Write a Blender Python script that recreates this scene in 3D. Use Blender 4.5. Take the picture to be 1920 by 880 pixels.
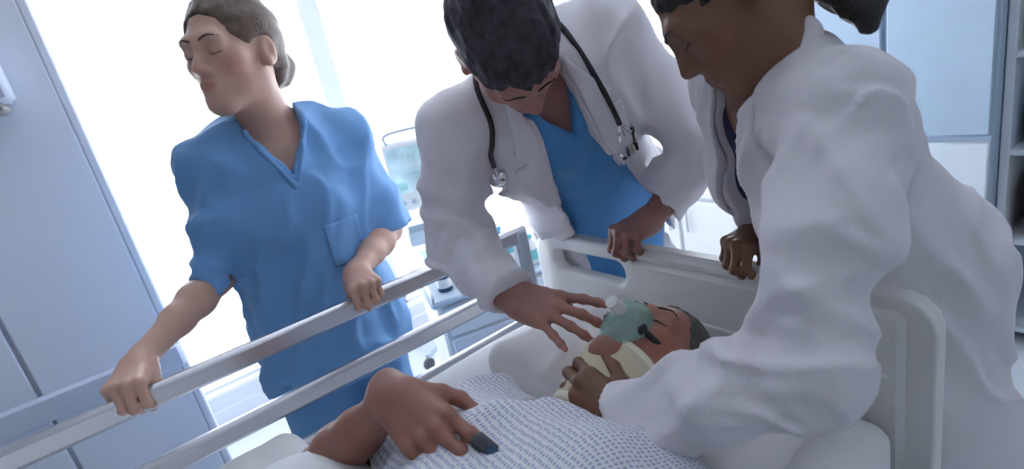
import bpy, math, numpy as np
from mathutils import Matrix, Vector
scene = bpy.context.scene
COL = scene.collection
for o in list(bpy.data.objects): bpy.data.objects.remove(o)

# ------------------------------------------------------------------ camera
V = lambda *a: np.array(a if len(a) > 1 else a[0], dtype=np.float64)
def unit(v):
    v = np.asarray(v, dtype=np.float64); return v / np.linalg.norm(v)
_X = unit((744, -145, 990)); _Z = unit((-700, 3160, 990)); _Y = unit(np.cross(_Z, _X)); _X = np.cross(_Y, _Z)
CM = np.array([_X, _Y, _Z]); CAM = V(0, 0, 1.33)
cam = bpy.data.cameras.new('camera'); cam.sensor_width = 36.0; cam.lens = 990 / 1920 * 36
cam.clip_start = 0.02
cam.dof.use_dof = True; cam.dof.focus_distance = 1.0; cam.dof.aperture_fstop = 3.5
camo = bpy.data.objects.new('camera', cam); COL.objects.link(camo)
mw = Matrix.Identity(4)
for i in range(3):
    for j in range(3): mw[i][j] = CM[i, j]
    mw[i][3] = CAM[i]
camo.matrix_world = mw
scene.camera = camo

# ------------------------------------------------------------------ world, light, exposure
w = bpy.data.worlds.new('overcast_sky'); scene.world = w; w.use_nodes = True
bg = w.node_tree.nodes['Background']; bg.inputs[0].default_value = (0.93, 0.965, 1.0, 1); bg.inputs[1].default_value = 4.4
vs = scene.view_settings
vs.view_transform = 'Standard'; vs.look = 'None'; vs.gamma = 1.0; vs.use_curve_mapping = False; vs.exposure = 1.3
sun = bpy.data.lights.new('sun_offscreen', 'SUN'); sun.energy = 3.0; sun.angle = math.radians(12); sun.color = (1, 0.97, 0.93)
suno = bpy.data.objects.new('sun_offscreen', sun); COL.objects.link(suno)
suno.rotation_euler = Vector((1.0, -0.30, -0.55)).to_track_quat('-Z', 'Y').to_euler()

# ------------------------------------------------------------------ materials
MATS = {}
def mat(name, col, rough=0.6, metal=0.0, var=0.06, scale=8.0, bump=0.0, bscale=60.0, wrinkle=0.0, sheen=0.0, sss=0.0, trans=0.0, alpha=1.0, tint=False, emit=None, coat=0.0):
    m = bpy.data.materials.new(name); m.use_nodes = True
    nt = m.node_tree; b = nt.nodes['Principled BSDF']
    b.inputs['Roughness'].default_value = rough; b.inputs['Metallic'].default_value = metal
    tc = nt.nodes.new('ShaderNodeTexCoord')
    n = nt.nodes.new('ShaderNodeTexNoise'); n.inputs['Scale'].default_value = scale; n.inputs['Detail'].default_value = 4
    nt.links.new(tc.outputs['Object'], n.inputs['Vector'])
    r = nt.nodes.new('ShaderNodeValToRGB')
    r.color_ramp.elements[0].color = tuple(max(0, c * (1 - var)) for c in col) + (1,)
    r.color_ramp.elements[1].color = tuple(min(1, c * (1 + var)) for c in col) + (1,)
    r.color_ramp.elements[0].position = 0.3; r.color_ramp.elements[1].position = 0.7
    nt.links.new(n.outputs['Fac'], r.inputs['Fac'])
    out = r.outputs['Color']
    if tint:
        a = nt.nodes.new('ShaderNodeAttribute'); a.attribute_name = 'tint'
        mx = nt.nodes.new('ShaderNodeMix'); mx.data_type = 'RGBA'; mx.blend_type = 'MULTIPLY'; mx.inputs[0].default_value = 1
        nt.links.new(out, mx.inputs[6]); nt.links.new(a.outputs['Color'], mx.inputs[7]); out = mx.outputs[2]
    nt.links.new(out, b.inputs['Base Color'])
    if bump:
        n2 = nt.nodes.new('ShaderNodeTexNoise'); n2.inputs['Scale'].default_value = bscale; n2.inputs['Detail'].default_value = 3
        nt.links.new(tc.outputs['Object'], n2.inputs['Vector'])
        bp = nt.nodes.new('ShaderNodeBump'); bp.inputs['Strength'].default_value = bump; bp.inputs['Distance'].default_value = 0.004
        nt.links.new(n2.outputs['Fac'], bp.inputs['Height']); nt.links.new(bp.outputs['Normal'], b.inputs['Normal'])
        if wrinkle:
            n3 = nt.nodes.new('ShaderNodeTexNoise'); n3.inputs['Scale'].default_value = 8; n3.inputs['Detail'].default_value = 1; n3.inputs['Distortion'].default_value = 0.5
            nt.links.new(tc.outputs['Object'], n3.inputs['Vector'])
            b3 = nt.nodes.new('ShaderNodeBump'); b3.inputs['Strength'].default_value = wrinkle; b3.inputs['Distance'].default_value = 0.03
            nt.links.new(n3.outputs['Fac'], b3.inputs['Height']); nt.links.new(b3.outputs['Normal'], bp.inputs['Normal'])
    if sheen: b.inputs['Sheen Weight'].default_value = sheen
    if coat: b.inputs['Coat Weight'].default_value = coat
    if sss:
        b.inputs['Subsurface Weight'].default_value = sss; b.inputs['Subsurface Radius'].default_value = (0.012, 0.005, 0.003); b.inputs['Subsurface Scale'].default_value = 0.6
    if trans: b.inputs['Transmission Weight'].default_value = trans
    if alpha < 1: b.inputs['Alpha'].default_value = alpha
    if emit:
        b.inputs['Emission Color'].default_value = tuple(emit[:3]) + (1,); b.inputs['Emission Strength'].default_value = emit[3]
    MATS[name] = m
    return m
mat('coat', (0.81, 0.775, 0.825), 0.75, wrinkle=0.45, bump=0.10, bscale=300, var=0.02, sheen=0.1)
mat('coat_seam', (0.72, 0.70, 0.75), 0.75, var=0.02)
mat('scrub_light', (0.16, 0.36, 0.68), 0.8, wrinkle=0.45, bump=0.12, bscale=300, var=0.05, sheen=0.15)
mat('scrub', (0.10, 0.33, 0.70), 0.8, wrinkle=0.45, bump=0.12, bscale=300, var=0.05, sheen=0.15)
mat('navy', (0.03, 0.035, 0.09), 0.8, var=0.1)
mat('skin_nurse', (0.60, 0.37, 0.29), 0.5, tint=True, sss=0.12, var=0.05, scale=30)
mat('skin_doctor', (0.44, 0.215, 0.175), 0.48, tint=True, sss=0.12, var=0.06, scale=30)
mat('skin_dark', (0.20, 0.095, 0.055), 0.45, tint=True, sss=0.08, var=0.08, scale=30)
mat('skin_patient', (0.41, 0.18, 0.130), 0.48, tint=True, sss=0.12, var=0.06, scale=30)
mat('eye', (1, 1, 1), 0.15, tint=True, var=0.0)
mat('hair_dark', (0.048, 0.040, 0.050), 0.7, var=0.35, scale=60, bump=0.35, bscale=220)
MATS['hair_dark'].node_tree.nodes['Principled BSDF'].inputs['Specular IOR Level'].default_value = 0.25
mat('hair_black', (0.016, 0.013, 0.014), 0.45, var=0.35, scale=60, bump=0.6, bscale=220)
mat('hair_brown', (0.12, 0.075, 0.055), 0.5, var=0.35, scale=60, bump=0.6, bscale=220)
mat('hair_grey', (0.10, 0.085, 0.075), 0.55, var=0.35, scale=60, bump=0.6, bscale=220)
mat('steel', (0.60, 0.60, 0.635), 0.30, 1.0, var=0.04, scale=3, bump=0.03, bscale=400)
mat('chrome', (0.80, 0.80, 0.82), 0.10, 1.0, var=0.02)
mat('rubber_black', (0.018, 0.018, 0.022), 0.45, var=0.2)
mat('rubber_grey', (0.06, 0.06, 0.075), 0.45, var=0.2)
mat('plastic_white', (0.80, 0.79, 0.78), 0.4, var=0.02)
mat('plastic_grey', (0.36, 0.33, 0.31), 0.45, var=0.04)
mat('plastic_bluegrey', (0.42, 0.50, 0.58), 0.4, var=0.04)
mat('collar_foam', (0.66, 0.58, 0.43), 0.75, var=0.04, bump=0.2, bscale=200)
mat('collar_edge', (0.82, 0.77, 0.64), 0.7, var=0.03)
mat('sheet', (0.84, 0.84, 0.86), 0.85, var=0.015, bump=0.08, bscale=250)
mat('pillow', (0.84, 0.81, 0.82), 0.85, var=0.015, bump=0.08, bscale=250)
mat('wall', (0.74, 0.77, 0.85), 0.8, var=0.012, scale=2)
mat('wall_white', (0.82, 0.84, 0.88), 0.8, var=0.012, scale=2)
mat('panel', (0.79, 0.82, 0.91), 0.6, var=0.02, scale=2)
mat('panel_trim', (0.60, 0.64, 0.75), 0.5, var=0.02)
mat('floor', (0.70, 0.74, 0.80), 0.25, var=0.03, scale=3)
mat('ceiling', (0.85, 0.85, 0.87), 0.9, var=0.01)
mat('blind', (0.86, 0.87, 0.90), 0.5, var=0.01)
mat('frame_white', (0.84, 0.85, 0.88), 0.45, var=0.01)
mat('cabinet_blue', (0.42, 0.53, 0.66), 0.5, var=0.03)
mat('cabinet_pale', (0.70, 0.76, 0.83), 0.5, var=0.02)
mat('beige', (0.62, 0.55, 0.42), 0.6, var=0.05)
mat('amber', (0.45, 0.27, 0.16), 0.5, var=0.08)
mat('teal', (0.16, 0.50, 0.52), 0.45, var=0.05)
mat('blue_box', (0.22, 0.45, 0.68), 0.5, var=0.05)
mat('dark_blue', (0.03, 0.07, 0.14), 0.5, var=0.1)
mat('mint', (0.45, 0.76, 0.70), 0.4, var=0.04)
def glass_mat(name, col, f=0.25, rough=0.05):
    m = bpy.data.materials.new(name); m.use_nodes = True; nt = m.node_tree
    b = nt.nodes['Principled BSDF']; o = nt.nodes['Material Output']
    b.inputs['Base Color'].default_value = tuple(col) + (1,); b.inputs['Roughness'].default_value = rough
    t = nt.nodes.new('ShaderNodeBsdfTransparent'); t.inputs[0].default_value = tuple(min(1, c * 0.35 + 0.65) for c in col) + (1,)
    mx = nt.nodes.new('ShaderNodeMixShader'); mx.inputs[0].default_value = f
    nt.links.new(t.outputs[0], mx.inputs[1]); nt.links.new(b.outputs[0], mx.inputs[2]); nt.links.new(mx.outputs[0], o.inputs['Surface'])
    MATS[name] = m
glass_mat('glass', (0.9, 0.96, 1.0), 0.05)
glass_mat('mask_plastic', (0.60, 0.88, 0.82), 0.26, 0.12)
glass_mat('bottle_glass', (0.70, 0.85, 0.90), 0.45)
def gown_mat():
    m = mat('gown', (0.80, 0.80, 0.85), 0.85, var=0.01, bump=0.08, bscale=250)
    nt = m.node_tree; b = nt.nodes['Principled BSDF']
    tc = nt.nodes.new('ShaderNodeTexCoord'); mp = nt.nodes.new('ShaderNodeMapping'); mp.inputs['Scale'].default_value = (210, 110, 0)
    nt.links.new(tc.outputs['Object'], mp.inputs['Vector'])
    br = nt.nodes.new('ShaderNodeTexBrick'); br.inputs['Color1'].default_value = (0, 0, 0, 1); br.inputs['Color2'].default_value = (0, 0, 0, 1); br.inputs['Mortar'].default_value = (1, 1, 1, 1)
    vo = nt.nodes.new('ShaderNodeTexVoronoi'); vo.inputs['Scale'].default_value = 1.0; vo.inputs['Randomness'].default_value = 0.25; vo.voronoi_dimensions = '2D'
    nt.links.new(mp.outputs[0], vo.inputs['Vector'])
    lt = nt.nodes.new('ShaderNodeMath'); lt.operation = 'LESS_THAN'; lt.inputs[1].default_value = 0.30
    nt.links.new(vo.outputs['Distance'], lt.inputs[0])
    nt.nodes.remove(br)
    mx = nt.nodes.new('ShaderNodeMix'); mx.data_type = 'RGBA'; mx.inputs[7].default_value = (0.36, 0.40, 0.60, 1)
    src = b.inputs['Base Color'].links[0].from_socket
    nt.links.new(lt.outputs[0], mx.inputs[0]); nt.links.new(src, mx.inputs[6]); nt.links.new(mx.outputs[2], b.inputs['Base Color'])
gown_mat()
def screen_mat():
    m = mat('screen', (0.30, 0.42, 0.48), 0.2, var=0.35, scale=7)
    b = m.node_tree.nodes['Principled BSDF']; b.inputs['Emission Strength'].default_value = 0.35
    m.node_tree.links.new(b.inputs['Base Color'].links[0].from_socket, b.inputs['Emission Color'])
screen_mat()

# ------------------------------------------------------------------ object helpers
def tag(o, label=None, cat=None, group=None, kind=None):
    for k, v in (('label', label), ('category', cat), ('group', group), ('kind', kind)):
        if v: o[k] = v
    return o
def mk(name, verts, faces, m, parent=None, smooth=True, tint=None, sharp=None, org=None, **tags):
    me = bpy.data.meshes.new(name)
    verts = np.asarray(verts, dtype=np.float64)
    if org is not None: verts = verts - V(*org)
    verts = verts.astype(np.float32)
    if isinstance(faces, np.ndarray):
        n, k = faces.shape
        me.vertices.add(len(verts)); me.vertices.foreach_set('co', verts.ravel())
        me.loops.add(n * k); me.loops.foreach_set('vertex_index', faces.ravel().astype(np.int32))
        me.polygons.add(n); me.polygons.foreach_set('loop_start', np.arange(0, n * k, k, dtype=np.int32))
        me.update(calc_edges=True)
    else:
        me.from_pydata(verts.tolist(), [], faces)
    me.validate()
    if smooth:
        me.polygons.foreach_set('use_smooth', np.ones(len(me.polygons), dtype=bool))
        if sharp: me.set_sharp_from_angle(angle=math.radians(sharp))
    if tint is not None:
        a = me.color_attributes.new('tint', 'FLOAT_COLOR', 'POINT')
        a.data.foreach_set('color', np.concatenate([tint, np.ones((len(tint), 1))], 1).astype(np.float32).ravel())
    me.materials.append(MATS[m] if isinstance(m, str) else m)
    o = bpy.data.objects.new(name, me); COL.objects.link(o)
    if parent is not None: o.parent = parent
    elif org is not None: o.location = tuple(org)
    return tag(o, **tags)
def empty(name, loc=(0, 0, 0), **tags):
    o = bpy.data.objects.new(name, None); COL.objects.link(o); o.location = tuple(loc); o.empty_display_size = 0.1
    return tag(o, **tags)
class MB:
    """collects bevelled boxes, tubes and lathes into one mesh"""
    def __init__(s): s.v = []; s.f = []
    def add(s, v, f):
        n = len(s.v); s.v += [tuple(p) for p in v]; s.f += [tuple(i + n for i in q) for q in f]; return s
    def box(s, c, d, R=None, b=0.004):
        c = V(*c); hx, hy, hz = [x / 2 for x in d]; b = min(b, hx * .9, hy * .9, hz * .9)
        P = []; ix = {}
        for sx in (-1, 1):
            for sy in (-1, 1):
                for sz in (-1, 1):
                    for a in range(3):
                        h = [hx - b, hy - b, hz - b]; h[a] += b
                        ix[(sx, sy, sz, a)] = len(P); P.append((sx * h[0], sy * h[1], sz * h[2]))
        P = np.array(P); F = []
        for a in range(3):
            o = [i for i in range(3) if i != a]
            for sg in (-1, 1):
                q = []
                for (u, v) in ((-1, -1), (1, -1), (1, 1), (-1, 1)):
                    t = [0, 0, 0]; t[a] = sg; t[o[0]] = u; t[o[1]] = v; q.append(ix[tuple(t) + (a,)])
                if (sg > 0) != (a != 1): q = q[::-1]
                F.append(q)
        for a in range(3):
            e = [i for i in range(3) if i != a]
            for u in (-1, 1):
                for v in (-1, 1):
                    q = []
                    for (sg, ax) in ((-1, e[0]), (1, e[0]), (1, e[1]), (-1, e[1])):
                        t = [0, 0, 0]; t[a] = sg; t[e[0]] = u; t[e[1]] = v; q.append(ix[tuple(t) + (ax,)])
                    F.append(q)
        for sx in (-1, 1):
            for sy in (-1, 1):
                for sz in (-1, 1): F.append([ix[(sx, sy, sz, a)] for a in range(3)])
        G = []
        for q in F:   # outward orientation
            p = P[q]; n = np.cross(p[1] - p[0], p[2] - p[0])
            G.append(q if np.dot(n, p.mean(0)) > 0 else q[::-1])
        if R is not None: P = P @ np.asarray(R).T
        return s.add(P + c, G)
    def tube(s, pts, r, n=10, cap=True, flat=None):
        pts = np.array(pts, dtype=float); m = len(pts)
        rr = np.full(m, r) if np.isscalar(r) else np.array(r)
        tg = np.gradient(pts, axis=0); up = V(0, 0, 1) if abs(unit(tg[0])[2]) < .9 else V(1, 0, 0)
        vs_ = []
        for i in range(m):
            t = unit(tg[i]); a = unit(np.cross(up, t)); b = np.cross(t, a); up = b
            fa, fb = flat if flat else (1, 1)
            for k in range(n):
                th = 2 * math.pi * k / n
                vs_.append(pts[i] + rr[i] * (fa * math.cos(th) * a + fb * math.sin(th) * b))
        f = [(i * n + k, i * n + (k + 1) % n, (i + 1) * n + (k + 1) % n, (i + 1) * n + k) for i in range(m - 1) for k in range(n)]
        if cap: f += [tuple(range(n))[::-1], tuple((m - 1) * n + k for k in range(n))]
        return s.add(vs_, f)
    def lathe(s, c, prof, axis=(0, 0, 1), n=20):
        ax = unit(axis); a = unit(np.cross(ax, (1, 0, 0) if abs(ax[0]) < .9 else (0, 1, 0))); b = np.cross(ax, a); c = V(*c)
        vs_ = [c + ax * z + r * (math.cos(2 * math.pi * k / n) * a + math.sin(2 * math.pi * k / n) * b) for (r, z) in prof for k in range(n)]
        m = len(prof)
        f = [(i * n + k, i * n + (k + 1) % n, (i + 1) * n + (k + 1) % n, (i + 1) * n + k) for i in range(m - 1) for k in range(n)]
        f += [tuple(range(n))[::-1], tuple((m - 1) * n + k for k in range(n))]
        return s.add(vs_, f)
    def build(s, name, m, parent=None, smooth=True, sharp=40, **t): return mk(name, s.v, s.f, m, parent, smooth, sharp=sharp, **t)
def spline(pts, n=40):
    P = np.array(pts, dtype=float); P = np.vstack([2 * P[0] - P[1], P, 2 * P[-1] - P[-2]]); out = []
    m = len(P) - 3
    for t in np.linspace(0, m, n):
        i = min(int(t), m - 1); u = t - i; a, b, c, d = P[i:i + 4]
        out.append(.5 * ((2 * b) + (c - a) * u + (2 * a - 5 * b + 4 * c - d) * u * u + (3 * b - a - 3 * c + d) * u ** 3))
    return np.array(out)

# ------------------------------------------------------------------ implicit surfaces for bodies and cloth
_rng = np.random.RandomState(7); _LAT = _rng.rand(32, 32, 32).astype(np.float32) * 2 - 1
def noise(Q):
    i = np.floor(Q).astype(np.int32); f = (Q - i).astype(np.float32); f = f * f * (3 - 2 * f); i &= 31; j = (i + 1) & 31
    x0, y0, z0 = i[..., 0], i[..., 1], i[..., 2]; x1, y1, z1 = j[..., 0], j[..., 1], j[..., 2]
    fx, fy, fz = f[..., 0], f[..., 1], f[..., 2]
    a = _LAT[x0, y0, z0] * (1 - fx) + _LAT[x1, y0, z0] * fx; b = _LAT[x0, y1, z0] * (1 - fx) + _LAT[x1, y1, z0] * fx
    c = _LAT[x0, y0, z1] * (1 - fx) + _LAT[x1, y0, z1] * fx; d = _LAT[x0, y1, z1] * (1 - fx) + _LAT[x1, y1, z1] * fx
    return (a * (1 - fy) + b * fy) * (1 - fz) + (c * (1 - fy) + d * fy) * fz
class Frame:
    """local axes: x = the body's own left, y = forward, z = up"""
    def __init__(s, o, F, U):
        s.o = V(*o); U = unit(U); F = V(*F); F = unit(F - U * np.dot(F, U)); L = np.cross(U, F); s.A = np.array([L, F, U]).T
    def p(s, *q): q = V(*q) if len(q) > 1 else V(*q[0]); return s.o + s.A @ q
    def d(s, *q): return s.A @ V(*q)
    def loc(s, P): return (P - s.o) @ s.A
class SDF:
    def __init__(s): s.ops = []; s.post = []
    def _add(s, fn, lo, hi, k, mode): s.ops.append((fn, np.array(lo), np.array(hi), k, mode)); return s
    def cone(s, a, b, ra, rb, k=0.02, mode='u', n=None, sq=1.0):
        a = V(*a); b = V(*b); ab = b - a; L2 = max(ab @ ab, 1e-9); n_ = None if n is None else unit(n)
        def fn(P):
            q = P - a; t = np.clip(q @ ab / L2, 0, 1); q = q - t[..., None] * ab
            if n_ is not None:
                qn = q @ n_; l = np.sqrt(np.maximum((q * q).sum(-1) + qn * qn * (1 / sq ** 2 - 1), 0))
            else: l = np.sqrt((q * q).sum(-1))
            return l - (ra + (rb - ra) * t)
        r = max(ra, rb) * max(1, sq); return s._add(fn, np.minimum(a, b) - r, np.maximum(a, b) + r, k, mode)
    def chain(s, pts, rs, k=0.02, **kw):
        for i in range(len(pts) - 1): s.cone(pts[i], pts[i + 1], rs[i], rs[i + 1], k, **kw)
        return s
    def ell(s, c, r, A=None, k=0.02, mode='u'):
        c = V(*c); r = V(*r); A_ = np.eye(3) if A is None else A
        def fn(P):
            q = (P - c) @ A_; k0 = np.sqrt(((q / r) ** 2).sum(-1)); k1 = np.sqrt(((q / r ** 2) ** 2).sum(-1)) + 1e-9
            return np.where(k0 < 1e-4, -r.min(), k0 * (k0 - 1) / k1)
        R = r.max(); return s._add(fn, c - R, c + R, k, mode)
    def box(s, c, h, A=None, rad=0.01, k=0.02, mode='u'):
        c = V(*c); h = V(*h); A_ = np.eye(3) if A is None else A
        def fn(P):
            q = np.abs((P - c) @ A_) - (h - rad); return np.sqrt((np.maximum(q, 0) ** 2).sum(-1)) + np.minimum(q.max(-1), 0) - rad
        R = np.linalg.norm(h); return s._add(fn, c - R, c + R, k, mode)
    def custom(s, fn, lo, hi, k=0.0, mode='u'): return s._add(fn, V(*lo), V(*hi), k, mode)
    def poly(s, fr, pts, k=0.004, mode='s', f0=0.0, f1=1.0, R=0.9):
        """prism over a polygon in the frame's (x, z) plane, between y = f0 and y = f1"""
        def fn(P):
            q = fr.loc(P); return np.maximum(polysdf(q[..., [0, 2]], pts), np.maximum(f0 - q[..., 1], q[..., 1] - f1))
        if mode == 'u':
            c = np.array([fr.p(a, y, b) for a, b in pts for y in (f0, min(f1, .24))]); return s._add(fn, c.min(0), c.max(0), k, mode)
        return s._add(fn, fr.o - R, fr.o + R, k, mode)
    def bounds(s):
        u = [o for o in s.ops if o[4] == 'u']
        return np.min([o[1] for o in u], 0), np.max([o[2] for o in u], 0)
    def field(s, lo, hi, h):
        n = np.ceil((hi - lo) / h).astype(int) + 1
        ax = [(lo[i] + h * np.arange(n[i])) for i in range(3)]
        D = np.full(n, 0.3, dtype=np.float32)
        for fn, a, b, k, mode in s.ops:
            m = k + 3 * h + 0.012
            sl = []
            for i in range(3):
                i0 = max(0, int((a[i] - m - lo[i]) / h)); i1 = min(n[i], int((b[i] + m - lo[i]) / h) + 2); sl.append(slice(i0, i1))
            if any(x.stop <= x.start for x in sl): continue
            sl = tuple(sl)
            E = D[sl]
            if mode != 'u':
                ok = np.nonzero(E < 0.03 + k)
                if len(ok[0]) == 0: continue
                P = np.stack([ax[i][sl[i]][ok[i]] for i in range(3)], -1).astype(np.float32)
                d = -fn(P).astype(np.float32) if mode == 's' else fn(P).astype(np.float32); e = E[ok]
                hh = np.maximum(k - np.abs(e - d), 0) / max(k, 1e-6); E[ok] = np.maximum(e, d) + hh * hh * k * .25
                continue
            P = np.stack(np.meshgrid(*[ax[i][sl[i]].astype(np.float32) for i in range(3)], indexing='ij'), -1)
            d = fn(P).astype(np.float32)
            if mode == 'u':
                if k > 0: hh = np.maximum(k - np.abs(E - d), 0) / k; D[sl] = np.minimum(E, d) - hh * hh * k * .25
                else: D[sl] = np.minimum(E, d)
        for fn in s.post:
            near = np.nonzero(np.abs(D) < max(0.035, 3 * h))
            D[near] += fn(np.stack([ax[i][near[i]] for i in range(3)], -1).astype(np.float32)).astype(np.float32)
        return D
    def mesh(s, h, lo=None, hi=None, smooth=1):
        a, b = s.bounds(); lo = a - 3 * h - .01 if lo is None else V(*lo); hi = b + 3 * h + .01 if hi is None else V(*hi)
        return nets(s.field(lo, hi, h), lo, h, smooth)
def polysdf(q, pts):
    pts = np.array(pts, dtype=np.float64); n = len(pts); d = None; sgn = np.ones(q.shape[:-1])
    for i in range(n):
        a = pts[i]; b = pts[i - 1]; e = b - a; w_ = q - a
        t = np.clip((w_ @ e) / (e @ e), 0, 1); bb = w_ - t[..., None] * e; dd = (bb * bb).sum(-1)
        d = dd if d is None else np.minimum(d, dd)
        c1 = q[..., 1] >= a[1]; c2 = q[..., 1] < b[1]; c3 = e[0] * w_[..., 1] > e[1] * w_[..., 0]
        flip = (c1 & c2 & c3) | (~c1 & ~c2 & ~c3); sgn = np.where(flip, -sgn, sgn)
    return sgn * np.sqrt(d)
_CO = np.array([(0, 0, 0), (1, 0, 0), (0, 1, 0), (1, 1, 0), (0, 0, 1), (1, 0, 1), (0, 1, 1), (1, 1, 1)])
_ED = [(0, 1), (2, 3), (4, 5), (6, 7), (0, 2), (1, 3), (4, 6), (5, 7), (0, 4), (1, 5), (2, 6), (3, 7)]
def nets(D, lo, h, smooth=1):
    S = D < 0; n = np.array(D.shape)
    cnt = np.zeros(n - 1, dtype=np.int8)
    for c in _CO: cnt += S[c[0]:n[0] - 1 + c[0], c[1]:n[1] - 1 + c[1], c[2]:n[2] - 1 + c[2]]
    act = np.argwhere((cnt > 0) & (cnt < 8)); N = len(act)
    vals = np.stack([D[act[:, 0] + c[0], act[:, 1] + c[1], act[:, 2] + c[2]] for c in _CO], 1)
    acc = np.zeros((N, 3)); num = np.zeros(N)
    for a, b in _ED:
        va, vb = vals[:, a], vals[:, b]; x = (va < 0) != (vb < 0)
        t = np.where(x, va / np.where(x, va - vb, 1), 0)
        acc += np.where(x[:, None], _CO[a] + t[:, None] * (_CO[b] - _CO[a]), 0); num += x
    vert = lo + h * (act + acc / num[:, None])
    idx = np.full(n - 1, -1, dtype=np.int64); idx[act[:, 0], act[:, 1], act[:, 2]] = np.arange(N)
    F = []
    for a in range(3):
        u, v = (a + 1) % 3, (a + 2) % 3
        s0 = [slice(None)] * 3; s1 = [slice(None)] * 3; s0[a] = slice(0, n[a] - 1); s1[a] = slice(1, n[a])
        A = S[tuple(s0)]; B = S[tuple(s1)]; e = np.argwhere(A != B)
        e = e[(e[:, u] > 0) & (e[:, v] > 0) & (e[:, u] < n[u] - 1) & (e[:, v] < n[v] - 1)]
        up = A[e[:, 0], e[:, 1], e[:, 2]]
        q = []
        for du, dv in ((-1, -1), (0, -1), (0, 0), (-1, 0)):
            c = e.copy(); c[:, u] += du; c[:, v] += dv; q.append(idx[c[:, 0], c[:, 1], c[:, 2]])
        q = np.stack(q, 1); q[~up] = q[~up][:, ::-1]; F.append(q)
    F = np.concatenate(F); F = F[(F >= 0).all(1)]
    for _ in range(smooth):
        s_ = np.zeros_like(vert); c_ = np.zeros(N)
        for i in range(4):
            a, b = F[:, i], F[:, (i + 1) % 4]
            for k in range(3): s_[:, k] += np.bincount(a, vert[b, k], N) + np.bincount(b, vert[a, k], N)
            c_ += np.bincount(a, minlength=N) + np.bincount(b, minlength=N)
        ok = c_ > 0; vert[ok] = .5 * vert[ok] + .5 * s_[ok] / c_[ok, None]
    return vert, F
def join(parts):
    vs_, fs, n = [], [], 0
    for v, f in parts: vs_.append(v); fs.append(f + n); n += len(v)
    return np.concatenate(vs_), np.concatenate(fs)

# ================================================================== the room
XW, YB, ZC = -2.75, 2.75, 2.70
def slab(name, lo, hi, m, parent=None, b=0.002, **t):
    lo, hi = V(*lo), V(*hi); return MB().box((lo + hi) / 2, hi - lo, b=b).build(name, m, parent, **t)
slab('floor', (-3.4, -3.0, -0.10), (2.2, 3.4, 0.0), 'floor', kind='structure')
slab('ceiling', (-3.4, -3.0, ZC), (2.2, 3.4, ZC + 0.1), 'ceiling', kind='structure')
# window wall: low sill, glazed from near the floor to a lintel; two openings
WIN_L = [(-0.62, 0.92), (1.02, 2.52)]; WZ0, WZ1 = 0.16, 2.35
wl = MB()
wl.box((XW - .1, -0.0, WZ0 / 2), (.2, 6.0, WZ0)); wl.box((XW - .1, 0.0, (WZ1 + ZC) / 2), (.2, 6.0, ZC - WZ1))
for a, b in ((-3.0, WIN_L[0][0]), (WIN_L[0][1], WIN_L[1][0]), (WIN_L[1][1], 3.0)):
    wl.box((XW - .1, (a + b) / 2, (WZ0 + WZ1) / 2), (.2, b - a, WZ1 - WZ0 + .002), b=0.001)
wl.build('wall_left', 'wall_white', kind='structure')
# back wall with one window
BW = (-2.45, -1.28); BZ0, BZ1 = 0.62, 2.25
wb = MB()
wb.box(((-2.75 + 2.2) / 2, YB + .1, BZ0 / 2), (4.95, .2, BZ0)); wb.box(((-2.75 + 2.2) / 2, YB + .1, (BZ1 + ZC) / 2), (4.95, .2, ZC - BZ1))
for a, b in ((-2.75, BW[0]), (BW[1], 2.2)):
    wb.box(((a + b) / 2, YB + .1, (BZ0 + BZ1) / 2), (b - a, .2, BZ1 - BZ0 + .002), b=0.001)
wb.build('wall_back', 'wall', kind='structure')
def window(n, axis, pos, a, b, z0, z1, mid=True):
    """frame, mullion and panes in a wall opening; axis 'x' = wall normal along x"""
    def bx(u0, u1, w0, w1, d=.05, th=0.0):
        c = ((pos, (u0 + u1) / 2, (w0 + w1) / 2), (d, u1 - u0, w1 - w0)) if axis == 'x' else (((u0 + u1) / 2, pos, (w0 + w1) / 2), (u1 - u0, d, w1 - w0))
        return c
    f = MB(); t = .05
    for q in ((a, b, z0, z0 + t), (a, b, z1 - t, z1), (a, a + t, z0, z1), (b - t, b, z0, z1)): f.box(*bx(*q))
    fo = f.build('window_%d' % n, 'frame_white', kind='structure')
    m = (a + b) / 2
    MB().box(*bx(m - .025, m + .025, z0 + t, z1 - t)).build('mullion', 'frame_white', fo)
    for u0, u1 in ((a + t, m - .025), (m + .025, b - t)): MB().box(*bx(u0, u1, z0 + t, z1 - t, .006), b=.001).build('pane', 'glass', fo)
window(1, 'x', XW - .1, *WIN_L[0], WZ0, WZ1); window(2, 'x', XW - .1, *WIN_L[1], WZ0, WZ1); window(3, 'y', YB + .1, *BW, BZ0, BZ1)
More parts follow.
